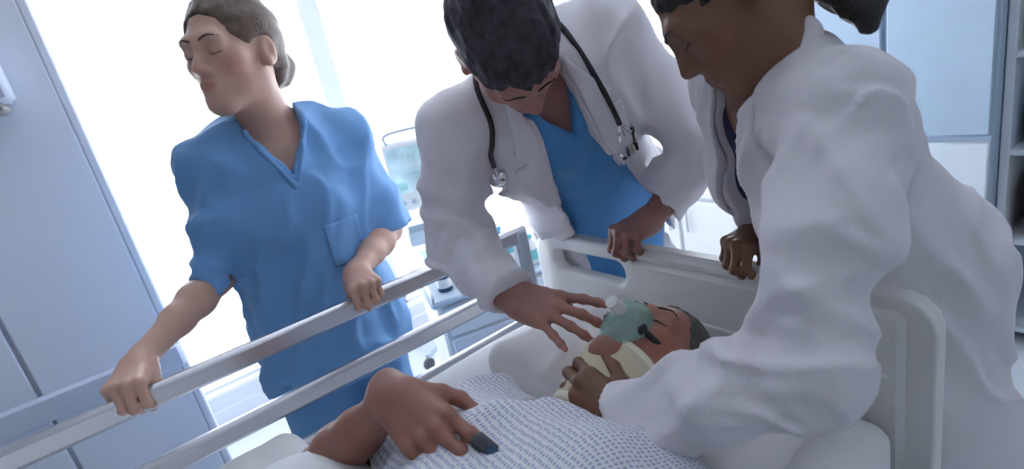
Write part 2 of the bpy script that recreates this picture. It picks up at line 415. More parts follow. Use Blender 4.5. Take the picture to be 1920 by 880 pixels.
def blind(label, axis, pos, a, b, z0, z1, step=.046, dep=.042, tilt=-32):
    r = empty('venetian_blind', (pos, (a + b) / 2, z1) if axis == 'x' else ((a + b) / 2, pos, z1), label=label, cat='blind', group='white venetian blinds')
    L = b - a; n = int((z1 - z0 - .07) / step); c, s = math.cos(math.radians(tilt)), math.sin(math.radians(tilt))
    def put(name, mb, m='blind'):
        o = mb.build(name, m, r); return o
    def bx(u, z, d, l, h): return ((d, u, z), (dep, l, h)) if axis == 'x' else ((u, d, z), (l, dep, h))
    put('headrail', MB().box(*bx(0, -.025, 0, L, .05)))
    A = np.array([[c, 0, s], [0, 1, 0], [-s, 0, c]]) if axis == 'x' else np.array([[1, 0, 0], [0, c, s], [0, -s, c]])
    sm = MB().box((0, 0, 0), (dep, L, .0022) if axis == 'x' else (L, dep, .0022), A, b=.0008).build('slat', 'blind', r, smooth=False); me = sm.data
    for i in range(n):
        o = sm if i == 0 else bpy.data.objects.new('slat', me)
        if i: COL.objects.link(o); o.parent = r
        o.location = (0, 0, -.075 - i * step)
    put('bottom_rail', MB().box(*bx(0, -.075 - n * step, 0, L, .02)))
    for u in (-L * .32, L * .32):
        e = .024
        p = [(e, u, -.05), (e, u, -.075 - n * step)] if axis == 'x' else [(u, -e, -.05), (u, -e, -.075 - n * step)]
        put('cord', MB().tube(p, .0022, 6))
blind('white venetian blind hanging in the window behind the nurse in blue scrubs', 'x', XW - .028, -0.60, 0.90, 0.20, 2.34)
blind('white venetian blind hanging in the window behind the patient monitor', 'x', XW - .028, 1.04, 2.50, 0.20, 2.34)
blind('white venetian blind hanging behind the two doctors, above the low cabinet', 'y', YB - .03, -2.43, -1.30, 1.00, 2.24)
slab('wall_right', (2.2, -3.0, 0), (2.4, 3.0, ZC), 'wall_white', kind='structure')
slab('wall_front', (-3.0, -3.2, 0), (2.4, -3.0, ZC), 'wall_white', kind='structure')
# partition of pale panels on the left, crash rail and dispenser
pw = slab('wall_partition', (-2.06, -2.2, 0), (-1.97, -0.065, ZC), 'panel_trim', kind='structure')
for y0, y1 in ((-2.2, -1.43), (-1.42, -0.90), (-0.89, -0.405), (-0.395, -0.065)):
    slab('panel', (-1.975, y0, 0.12), (-1.955, y1, ZC), 'panel', pw, b=.004)
slab('panel', (-2.07, -0.066, 0.12), (-1.955, -0.040, ZC), 'panel', pw, b=.006)
t1 = slab('trim_1', (-1.956, -2.2, 0.655), (-1.93, -0.045, 0.735), 'panel_trim', kind='structure', b=.01)
slab('baseboard_partition', (-1.99, -2.2, 0), (-1.95, -0.045, 0.12), 'panel_trim', kind='structure')
slab('baseboard_left', (XW - .001, -3.0, 0), (XW + .015, 2.75, 0.09), 'frame_white', kind='structure')
slab('baseboard_back', (XW, YB - .015, 0), (2.2, YB + .001, 0.09), 'panel_trim', kind='structure')
d = empty('soap_dispenser', (-1.955, -0.20, 1.50), label='lavender grey soap dispenser fixed to the pale partition wall', cat='dispenser')
MB().box((.04, 0, .11), (.08, .10, .19), b=.015).build('body', 'panel_trim', d); MB().box((.05, 0, .005), (.06, .06, .03), b=.01).build('nozzle', 'plastic_grey', d)
MB().box((.081, 0, .13), (.006, .04, .07), b=.003).build('window', 'plastic_white', d)

# ================================================================== the hospital bed
BX0, BX1, YH, YF = -1.12, -0.26, 0.85, -1.15
bed = empty('hospital_bed', ((BX0 + BX1) / 2, -.15, 0), label='hospital bed with white headboard, steel side rails and castors, patient lying on it', cat='bed')
bl = V(*bed.location)
def bp(name, mb, m, parent=None, **k):
    o = mb.build(name, m, parent if parent else bed, **k)
    if parent is None or parent is bed: o.location = tuple(-bl)
    else: o.location = (0, 0, 0)
    return o
# headboard: rounded frame with two hand slots and a recessed panel
def rrect(x0, x1, z0, z1, r, n=6):
    P = []
    for cx, cz, a0 in ((x1 - r, z0 + r, -90), (x1 - r, z1 - r, 0), (x0 + r, z1 - r, 90), (x0 + r, z0 + r, 180)):
        for i in range(n + 1):
            a = math.radians(a0 + 90 * i / n); P.append((cx + r * math.cos(a), cz + r * math.sin(a)))
    return np.array(P)
hb = SDF()
HX0, HX1, HZ0, HZ1 = -1.16, -0.225, 0.50, 0.885
def hbfn(P):
    cx, cz = (HX0 + HX1) / 2, (HZ0 + HZ1) / 2
    q0 = np.abs(P[..., 0] - cx) - (HX1 - HX0) / 2 + .06; q1 = np.abs(P[..., 2] - cz) - (HZ1 - HZ0) / 2 + .06
    d2 = np.sqrt(np.maximum(q0, 0) ** 2 + np.maximum(q1, 0) ** 2) + np.minimum(np.maximum(q0, q1), 0) - .06
    return np.maximum(d2, np.abs(P[..., 1] - (YH + .022)) - .022)
hb.custom(hbfn, (HX0, YH, HZ0), (HX1, YH + .045, HZ1))
for x0, x1 in ((-1.085, -0.835),):
    hb.box(((x0 + x1) / 2, YH + .02, .814), ((x1 - x0) / 2, .1, .029), rad=.026, k=.014, mode='s')
v, f = hb.mesh(.006, smooth=1)
hbo = mk('headboard', v, f, 'plastic_white', bed); hbo.location = tuple(-bl)
def hp(name, mb, m): return mb.build(name, m, hbo)
hp('inset_panel', MB().box((-.535, YH + .0, .69), (.54, .022, .34), b=.010), 'plastic_white')
for z in (.60, .745): hp('moulding', MB().box((-.535, YH - .011, z), (.50, .008, .010), b=.004), 'plastic_white')
hp('top_grip', MB().box((-.555, YH + .020, .872), (.50, .052, .036), b=.014), 'plastic_white')
for x in (-1.10, -.28):
    bp('headboard_post', MB().tube([(x, YH + .022, .18), (x, YH + .022, .53)], .02, 12), 'steel')
# mattress platform, frame, mattress
bp('platform', MB().box((-.69, -.14, .545), (.84, 1.94, .03), b=.01), 'plastic_bluegrey')
for x in (-1.06, -.31): bp('side_beam', MB().box((x, -.14, .49), (.05, 1.98, .08), b=.01), 'steel')
for y in (-1.05, .78): bp('cross_beam', MB().box((-.67, y, .45), (.80, .05, .05), b=.008), 'steel')
for x in (-1.04, -.33):
    for y in (-.95, .72):
        lg = bp('leg', MB().tube([(x, y, .10), (x, y, .46)], .024, 12), 'steel')
        MB().lathe((x - .016, y, .052), [(.02, 0), (.05, 0), (.052, .006), (.052, .026), (.05, .032), (.02, .032)], (1, 0, 0), 24).build('castor_wheel', 'rubber_grey', lg)
        MB().box((x, y, .105), (.05, .05, .035), b=.008).build('castor_fork', 'plastic_grey', lg)
bp('footboard', MB().box((-.67, YF - .02, .66), (.94, .045, .42), b=.02), 'plastic_white')
s = SDF(); s.box((-.69, -.14, .615), (.425, .965, .060), rad=.03)
s.post.append(lambda P: .004 * noise(P * V(9, 5, 9)))
v, f = s.mesh(.014); mo = mk('mattress', v, f, 'sheet', label='white sheeted mattress on the hospital bed platform', cat='mattress')
# far rail: three flat steel bars and posts
RX = -1.15
def rp(name, mb, m): return bp(name, mb, m)
for z, hgt in ((.897, .046), (.756, .046), (.640, .040)):
    rp('rail_bar', MB().box((RX, -.165, z), (.026, 1.97, hgt), b=.009), 'steel')
for y in (-1.13, .795):
    rp('rail_post', MB().box((RX - .001, y, .70), (.036, .045, .43), b=.010), 'plastic_bluegrey')
for y in (-.70, .30): rp('rail_support', MB().box((RX + .02, y, .52), (.03, .05, .20), b=.008), 'steel')
# near rail folded down below the mattress edge
rp2 = rp
for z in (.53, .40, .27): rp2('rail_bar', MB().box((-.235, -.165, z), (.026, 1.90, .044), b=.009), 'steel')
for y in (-1.05, .75): rp2('rail_post', MB().box((-.235, y, .40), (.034, .045, .32), b=.01), 'plastic_bluegrey')

# ================================================================== anatomy
def torso_ops(s, T, g=0.0, fem=False, k=.06, long=.52):
    """chest, shoulders, waist, pelvis; g inflates for clothing; T at mid-shoulder"""
    w_ = .92 if fem else 1.0; z = -long
    s.ell(T.p(0, .005, -.15), V(.160 * w_ + g, .112 * w_ + g, .205 + g), T.A, k)
    s.ell(T.p(0, .0, -.06), V(.165 * w_ + g, .085 * w_ + g, .085 + g), T.A, k)
    s.ell(T.p(0, .005, z * .62), V(.132 * w_ + g, .102 * w_ + g, .15 + g), T.A, k)
    s.ell(T.p(0, -.005, z), V(.168 + g, .118 + g, .14 + g), T.A, k)
    for x in (-1, 1):
        s.cone(T.p(x * .05, -.02, .035), T.p(x * .165 * w_, 0, -.015), .042 + g * .6, .050 + g * .7, k)
        if fem: s.ell(T.p(x * .07, .085, -.17), V(.062, .055, .06) + g, T.A, .04)
        else: s.ell(T.p(x * .075, .07, -.12), V(.08, .05, .065) + g, T.A, .05)
def head_ops(s, H, neck, sc=1.0, fem=False, closed=False):
    p = lambda x, y, z: H.p(V(x, y, z) * sc); A = H.A; E = lambda c, r, k=.02, mode='u', B=None: s.ell(p(*c), V(*r) * sc, A if B is None else B, k, mode)
    E((0, -.018, .035), (.076, .097, .086))
    E((0, .026, -.028), (.060 if fem else .063, .066, .084), .03)
    jw = .042 if fem else .050
    for x in (-1, 1):
        s.cone(p(x * jw, .0, -.052), p(x * .012, .066, -.100), .024 * sc, .019 * sc, .03 * sc)
        E((x * .043, .053, -.020), (.023, .022, .020), .025)
    E((0, .074, -.101), (.021, .018, .017), .02)
    s.cone(p(-.034, .080, .022), p(.034, .080, .022), .013 * sc, .013 * sc, .022 * sc)
    E((0, .068, -.064), (.028 if fem else .032, .026, .032), .02)
    for x in (-1, 1): E((x * .031, .100, .0), (.017, .014, .013), .014, 's')
    for x in (-1, 1): E((x * .031, .076, .0), (.0165, .0145, .0135 if closed else .0125), .006)
    s.cone(p(0, .086, .012), p(0, .108, -.030), .0075 * sc, .0095 * sc, .014 * sc)
    E((0, .106 if fem else .108, -.034), (.0090, .009, .008) if fem else (.0105, .010, .009), .008)
    for x in (-1, 1): E((x * .011, .098, -.037), (.0085, .010, .008), .007)
    E((0, .0925, -.061), (.022, .0085, .0055), .006); E((0, .0915, -.0705), (.019, .0085, .0065), .006)
    s.cone(p(-.022, .103, -.0655), p(.022, .103, -.0655), .0022 * sc, .0022 * sc, .004 * sc, 's')
    for x in (-1, 1):
        a = math.radians(18 * x); B = A @ np.array([[math.cos(a), -math.sin(a), 0], [math.sin(a), math.cos(a), 0], [0, 0, 1]])
        E((x * .079, -.012, -.006), (.009, .019, .032), .008, 'u', B)
        E((x * .088, -.006, .0), (.006, .010, .017), .006, 's', B); E((x * .082, -.002, -.030), (.008, .009, .010), .008)
    s.cone(p(0, -.030, -.055), neck, (.050 if fem else .056) * sc, (.050 if fem else .060) * sc, .035)
    s.cone(p(0, -.005, -.065), V(*neck), .040 * sc, .045 * sc, .035)
def head_tint(v, H, sc, T_, stubble=0.0, lip=(1.0, .66, .64)):
    q = H.loc(v) / sc
    def blob(c, r, e=2.0): return np.clip(1.6 - (((q - V(*c)) / V(*r)) ** 2).sum(-1) * e / 2, 0, 1)
    def mul(wt, c): T_[:] = T_ * (1 + wt[:, None] * (V(*c) - 1))
    mul(blob((0, .096, -.0655), (.021, .012, .011)) * .6, lip)
    for x in (-1, 1): mul(blob((x * .045, .06, -.03), (.03, .04, .025)) * .5, (1.06, .86, .84))
    mul(blob((0, .11, -.03), (.014, .02, .014)) * .5, (1.05, .85, .82))
    if stubble:
        wt = np.clip((-.045 - q[:, 2]) / .03, 0, 1) * np.clip((q[:, 1] + .01) / .03, 0, 1) * stubble; mul(wt, (.62, .62, .68))
from mathutils.bvhtree import BVHTree
def caster(o, org):
    me = o.data; n = len(me.vertices); co_ = np.empty(n * 3, np.float32); me.vertices.foreach_get('co', co_); co_ = co_.reshape(-1, 3) + V(*org)
    ix = np.empty(len(me.loops), np.int32); me.loops.foreach_get('vertex_index', ix); return BVHTree.FromPolygons(co_.tolist(), ix.reshape(-1, 4).tolist())
def brows(H, sc, m, par, org, rise=0.0):
    B = caster(par, org)
    for x in (-1, 1):
        pts, rs = [], []
        for t in np.linspace(0, 1, 8):
            px, pz = x * (.013 + .036 * t), .0195 + .008 * math.sin(math.pi * min(1, t * .75 + .08)) + rise
            h = B.ray_cast(Vector(H.p(V(px * .6, .25, pz) * sc)), Vector(unit(H.p(V(px, .07, pz) * sc) - H.p(V(px * .6, .25, pz) * sc))))
            pts.append(V(*h[0]) if h[0] else H.p(V(px, .088, pz) * sc)); rs.append((.0029 - .0016 * t) * sc)
        s = SDF(); s.chain(pts, rs, .002, n=H.A[:, 1], sq=.7); v, f = s.mesh(.0014); mk('eyebrow', v, f, m, par, org=org)
def eyes(H, sc, par, org, iris=(.10, .06, .04), gaze=(0, 1, -.2)):
    g = unit(H.d(*gaze))
    for x in (-1, 1):
        c = H.p(V(x * .031, .0785, .0) * sc); r = .0128 * sc; n, mm = 20, 14; vs_, fs = [], []
        for i in range(mm + 1):
            for j in range(n):
                a = math.pi * i / mm; b = 2 * math.pi * j / n; vs_.append((math.sin(a) * math.cos(b), math.sin(a) * math.sin(b), math.cos(a)))
        for i in range(mm):
            for j in range(n): fs.append((i * n + j, (i + 1) * n + j, (i + 1) * n + (j + 1) % n, i * n + (j + 1) % n))
        vs_ = np.array(vs_); dz = vs_[:, 2]
        A = np.array([unit(np.cross((0.1, .3, 1), g)), np.cross(g, unit(np.cross((.1, .3, 1), g))), g]).T
        tc = np.where(dz[:, None] > .97, V(.01, .01, .01), np.where(dz[:, None] > .88, V(*iris), V(.78, .75, .73)))
        mk('eye', vs_ @ A.T * r + c, np.array(fs), 'eye', par, tint=tc, org=org)
def hand_ops(s, W, side, curl, spread=(6, 1, -4, -9), thumb=None, sc=1.0):
    """W at the wrist: y to the fingers, z out of the back of the hand; side +1 right, -1 left"""
    P = lambda x, y, z: W.p(V(side * x, y, z) * sc); nails = []
    kn = [(.029, .090, 0), (.0085, .095, .003), (-.012, .089, .001), (-.030, .078, -.003)]
    ln = [(.043, .026, .022), (.047, .030, .023), (.043, .028, .022), (.034, .020, .020)]
    rr = [(.0105, .0088, .0078, .0065), (.0108, .009, .008, .0067), (.0102, .0085, .0076, .0064), (.0090, .0075, .0067, .0057)]
    s.cone(P(0, -.03, 0), P(0, .012, 0), .027 * sc, .026 * sc, .02, n=W.d(0, 0, 1), sq=.74)
    for i in range(4):
        s.cone(P(kn[i][0] * .55, .010, -.002), P(*kn[i]), .0165 * sc, .0108 * sc, .016 * sc)
        s.cone(P(kn[i][0] * .55, .022, -.011), P(kn[i][0] * .95, kn[i][1] - .012, -.009), .013 * sc, .0095 * sc, .016 * sc)
    s.ell(P(.018, .040, -.014), V(.019, .030, .014) * sc, W.A, .015); s.ell(P(-.022, .035, -.013), V(.014, .032, .013) * sc, W.A, .015)
    for i in range(4):
        a = math.radians(spread[i]); c = 0.0; q = V(*kn[i]); pr = P(*q)
        s.ell(P(kn[i][0], kn[i][1], kn[i][2] + .003), V(.0105, .012, .0095) * sc, W.A, .006)
        for j in range(3):
            c += math.radians(curl[i][j]); d = V(math.sin(a) * math.cos(c), math.cos(a) * math.cos(c), -math.sin(c))
            L = ln[i][j] - (.006 if j == 2 else 0); q2 = q + d * L; p2 = P(*q2)
            s.cone(pr, p2, rr[i][j] * sc, rr[i][j + 1] * sc, .005 * sc)
            if j < 2: s.ell(p2, V(1, 1, 1) * rr[i][j + 1] * 1.09 * sc, None, .004)
            q, pr = q2, p2
        nz = V(math.sin(a) * math.sin(c), math.cos(a) * math.sin(c), math.cos(c))
        nails.append((P(*(q - d * .003 + nz * rr[i][3] * .9)), .0062 * sc))
    th = thumb or [(.020, .018, -.010), (.046, .046, -.020), (.060, .074, -.026), (.066, .100, -.028)]
    r = (.0165, .0125, .0105, .0085)
    for j in range(3): s.cone(P(*th[j]), P(*th[j + 1]), r[j] * sc, r[j + 1] * sc, (.016, .006, .005)[j] * sc)
    return nails
def nail_tint(v, nails, T_):
    for c, r in nails:
        w_ = np.clip((r - np.linalg.norm(v - c, axis=1)) / .0015, 0, 1); T_[:] = T_ * (1 + w_[:, None] * (V(1.25, 1.22, 1.22) - 1))
def arm_ops(s, sh, el, wr, g=1.0):
    m = V(*el) * .45 + V(*wr) * .55 * 1.0
    s.chain([sh, (V(*sh) + V(*el)) / 2, el], [.050 * g, .046 * g, .038 * g], .03)
    s.chain([el, V(*el) * .7 + V(*wr) * .3, m, wr], [.038 * g, .041 * g, .034 * g, .0255 * g], .02)
def leg_ops(s, hip, kn, an, r=(.085, .062, .045), k=.04): s.chain([hip, kn, an], r, k)
def shoe(par, an, toe, m, org):
    an = V(*an); t = unit(V(toe[0], toe[1], 0)); W = Frame(V(an[0], an[1], 0), t, (0, 0, 1)); s = SDF()
    s.ell(W.p(0, .01, .055), V(.038, .06, .05), W.A, .03); s.ell(W.p(0, .11, .036), V(.044, .085, .034), W.A, .04); s.cone(W.p(0, 0, .08), W.p(0, 0, .11), .038, .040, .02)
    s.box(W.p(0, .06, -.05), (.2, .3, .052), W.A, .001, .002, 's')
    v, f = s.mesh(.008); o = mk('shoe', v, f, m, par, org=org)
    so = SDF(); so.ell(W.p(0, .065, .010), V(.044, .135, .02), W.A); so.box(W.p(0, .06, -.05), (.2, .3, .052), W.A, .001, .002, 's')
    v, f = so.mesh(.007); mk('sole', v, f, 'plastic_white', o, org=org)
def cutbox(s, c, d, r=.12, L=.16, k=.004):
    """cut everything beyond the plane at c facing d"""
    d = unit(d); W = Frame(V(*c) + d * L, d, (0.3, .2, 1) if abs(d[2]) < .9 else (1, 0, 0)); s.box(W.o, (r, L, r), W.A, .002, k, 's')
def folds(A, amp): A = np.array(A, dtype=float); return lambda P: amp * noise(P @ A.T)
def axis_fold(d, f, g, amp, ph=0.0, lim=(-1, 1)):
    """creases running across direction d: frequency f along d, g around it"""
    d = unit(d); a = unit(np.cross(d, (.3, .5, .8))); b = np.cross(d, a); A = np.array([d * f, a * g, b * g])
    def fn(P):
        w_ = noise(P * 6.0 + ph) * .7; n = noise(P @ A.T.astype(np.float32) + ph + w_[..., None]); return np.clip(amp * (2.0 * np.sqrt(n * n + .0012) - .7), *lim)
    return fn
def local(fn, c, r):
    c = V(*c); return lambda P: fn(P) * np.exp(-((P - c) ** 2).sum(-1) / r ** 2)
def shell(base, cut, off, th, h):
    """thin layer riding on a garment field, limited to the volume of another field"""
    a, b = cut.bounds(); a2, b2 = base.bounds(); lo = np.maximum(a, a2) - .03; hi = np.minimum(b, b2) + .03
    D = base.field(lo, hi, h); E = cut.field(lo, hi, h)
    return nets(np.maximum(np.abs(D - off) - th, E), lo, h, 1)

def lashes(H, sc, m, par, org):
    for x in (-1, 1):
        s = SDF(); p = lambda a, b, c: H.p(V(a, b, c) * sc)
        s.chain([p(x * .018, .0865, -.005), p(x * .031, .0900, -.0085), p(x * .045, .0825, -.005)], [.0013] * 3, .001); v, f = s.mesh(.001); mk('eyelashes', v, f, m, par, org=org)
GRIP = [(.02, .02, -.012), (.030, .045, -.034), (.030, .062, -.056), (.020, .074, -.070)]

def sleeve(s, pts, rs, k=.05, cav=None, trim=0.0, d=None, plug=.10):
    """tapered sleeve along pts, cut square at its end and hollow inside the opening"""
    pts = [V(*p) for p in pts]; c = SDF(); c.chain(pts, rs, .03); e = unit(pts[-1] - pts[-2]); ce = pts[-1] - e * trim; dd = unit(d) if d is not None else e
    a = [q[0] for q in c.ops]; cs = SDF(); cr = rs[-1] - .012 if cav is None else cav
    cs.cone(ce - e * plug, ce + e * .06, cr * .7, cr * 1.08); cf = cs.ops[0][0]
    def fn(P):
        D = a[0](P)
        for g in a[1:]:
            x = g(P); hh = np.maximum(.03 - np.abs(D - x), 0) / .03; D = np.minimum(D, x) - hh * hh * .0075
        return np.maximum(np.maximum(D, (P - ce) @ dd), -cf(P))
    lo, hi = c.bounds(); return s.custom(fn, lo, hi, k)

# ================================================================== nurse in blue scrubs, behind the far rail
def build_nurse():
    org = (-1.45, .30, 0)
    T = Frame((-1.43, .325, 1.275), (1, -.12, 0), (.0, .035, 1)); H = Frame((-1.370, .285, 1.492), (.60, -.76, -.27), (-.02, .06, 1)); sc = 1.06
    Rs, Re, Rw = V(-1.42, .180, 1.255), V(-1.405, .090, 1.010), V(-1.222, -.100, .948)
    Ls, Le, Lw = V(-1.42, .485, 1.240), V(-1.37, .520, .985), V(-1.222, .355, .948)
    parts = []
    s = SDF(); torso_ops(s, T, -.012, True)
    for sg, hp in ((1, .09), (-1, -.09)): leg_ops(s, T.p(hp, 0, -.50), (-1.43, .30 + hp, .44), (-1.47, .30 + hp, .10), (.075, .05, .035))
    parts.append(s.mesh(.013))
    s = SDF(); head_ops(s, H, T.p(0, -.01, .02), sc, True, True); torso_ops(s, T, -.008, True, .05)
    parts.append(s.mesh(.0042, T.p(0, 0, 0) + V(-.16, -.2, -.20), H.o + V(.17, .2, .17)))
    nails = []
    for sd, (a, b, c, F, U, cu, thb) in ((1, (Rs, Re, Rw, (.90, -.35, -.10), (.10, -.05, 1), [(72, 70, 45)] * 4, GRIP)),
                                         (-1, (Ls, Le, Lw, (.95, -.15, -.10), (.10, .0, 1), [(72, 70, 45)] * 4, GRIP))):
        s = SDF(); arm_ops(s, a, b, c, .92); W = Frame(c, F, U); nails += hand_ops(s, W, sd, cu, (4, 1, -2, -5), thb, .95)
        lo = np.minimum(b, np.minimum(c, W.p(0, .2, 0))) - .07; hi = np.maximum(b, np.maximum(c, W.p(0, .2, 0))) + .08
        parts.append(s.mesh(.0034, lo, hi))
    v, f = join(parts); tn = np.ones((len(v), 3)); head_tint(v, H, sc, tn); nail_tint(v, nails, tn)
    o = mk('person', v, f, 'skin_nurse', tint=tn, org=org, label='nurse in blue short-sleeved scrubs gripping the far bed rail, face turned sideways', cat='person')
    lashes(H, sc, 'hair_brown', o, org); brows(H, sc, 'hair_brown', o, org)
    # hair pulled back into a low bun
    s = SDF(); p = lambda x, y, z: H.p(V(x, y, z) * sc)
    s.ell(p(0, -.024, .042), V(.086, .103, .092) * sc, H.A); s.ell(p(0, -.085, -.02), V(.06, .045, .06) * sc, H.A, .03)
    s.ell(p(0, -.125, -.03), V(.045, .04, .045) * sc, H.A, .012)
    W = Frame(p(0, .14, -.03), H.d(0, 1, -.30), H.d(0, .30, 1)); s.ell(p(0, .10, -.012), V(.070, .082, .088) * sc, H.A, .012, 's')
    s.box(p(0, .03, -.12), V(.2, .10, .075), H.A, .01, .02, 's')
    for x in (-1, 1): s.ell(p(x * .085, .0, -.015), V(.025, .03, .04) * sc, H.A, .012, 's')
    s.post.append(folds(H.A.T * V(60, 14, 60)[:, None], .0035))
    v, f = s.mesh(.004); mk('hair', v, f, 'hair_brown', o, org=org)
    # scrub top
    s = SDF(); torso_ops(s, T, .016, True, .07)
    s.cone(T.p(0, .01, -.16), T.p(0, .0, -.66), .176, .198, .06, n=T.A[:, 1], sq=.76)
    nt_ = len(s.ops); sleeve(s, [T.p(-.13, 0, -.03), Rs, Rs * .45 + Re * .55, Re + unit(Re - Rs) * .02], [.058, .060, .060, .064], .05, d=(0, 0, -1)); sleeve(s, [T.p(.13, 0, -.03), Ls, Ls * .45 + Le * .55, Le], [.058, .060, .062, .066], .05)
    cutbox(s, T.p(0, 0, -.62), (0, 0, -1), .35, .10)
    s.poly(T, [(-.070, .20), (.070, .20), (.058, .03), (0, -.085), (-.058, .03)], .004, 's', -.02, .4)
    s.poly(T, [(-.064, .20), (.064, .20), (.058, .028), (-.058, .028)], .01, 's', -.3, .4)
    s.post += [axis_fold((.1, .45, 1), 3, 15, .015), axis_fold((0, -.25, 1), 2.5, 9, .010, 3.3), local(axis_fold(Re - Rs, 22, 6, .012), Re, .14), local(axis_fold(Le - Ls, 22, 6, .012), Le, .12)]
    v, f = s.mesh(.0055); top = mk('scrub_top', v, f, 'scrub_light', o, org=org)
    nb = SDF()
    for x in (-1, 1): nb.poly(T, [(x * .060, .05), (x * .072, .05), (x * .070, .03), (x * .006, -.102), (-x * .004, -.094), (x * .004, -.080), (x * .058, .03)], 0, 'u', -.05, .3, .25)
    s2 = SDF(); s2.ops = s.ops[:nt_]; s2.post = list(s.post)
    v, f = shell(s2, nb, .002, .0045, .0036); mk('neck_band', v, f, 'scrub_light', top, org=org)
    pk = SDF(); pk.poly(T, [(.03, -.20), (.12, -.20), (.12, -.31), (.03, -.31)], 0, 'u', 0, .3, .4)
    v, f = shell(s2, pk, .002, .0045, .0036); mk('pocket', v, f, 'scrub_light', top, org=org)
    s = SDF()
    for hp in (.09, -.09): leg_ops(s, T.p(hp, 0, -.47), (-1.43, .30 + hp, .44), (-1.47, .30 + hp, .075), (.105, .088, .075), .03)
    cutbox(s, (-1.47, .3, .075), (0, 0, -1), .4, .08); s.post.append(axis_fold((0, .2, 1), 6, 8, .006))
    v, f = s.mesh(.009); mk('trousers', v, f, 'scrub_light', o, org=org)
    for hp in (.09, -.09): shoe(o, (-1.47, .30 + hp, 0), (1, -.1), 'plastic_white', org)
    return o

# ================================================================== coats
def coat_parts(s, T, o, org, lap, open_, pockets, buttons, collar, m='coat', fem=False):
    v, f = s.mesh(.0058); c = mk('coat', v, f, m, o, org=org)
    b = SDF(); torso_ops(b, T, .020 if fem else .030, fem, .045 if fem else .07); b.post = list(s.post)
    for pts in lap:
        q = SDF(); q.poly(T, pts, 0, 'u', .0, .3, .5); v, f = shell(b, q, .005, .0050, .0036); mk('lapel', v, f, m, c, org=org)
    for pts in pockets:
        q = SDF(); q.poly(T, pts, 0, 'u', .0, .3, .5); v, f = shell(b, q, .003, .005, .0036); mk('pocket', v, f, m, c, org=org)
    for P in buttons: MB().lathe(P[0], [(.001, -.002), (.008, -.002), (.009, .001), (.008, .003), (.002, .002)], P[1], 16).build('button', 'plastic_white', c, org=org)
    if collar:
        q = SDF()
        for i in range(len(collar) - 1): q.cone(collar[i], collar[i + 1], .010, .010, .006, n=T.A[:, 2], sq=2.0)
        v, f = q.mesh(.004); mk('collar', v, f, m, c, org=org)
    return c

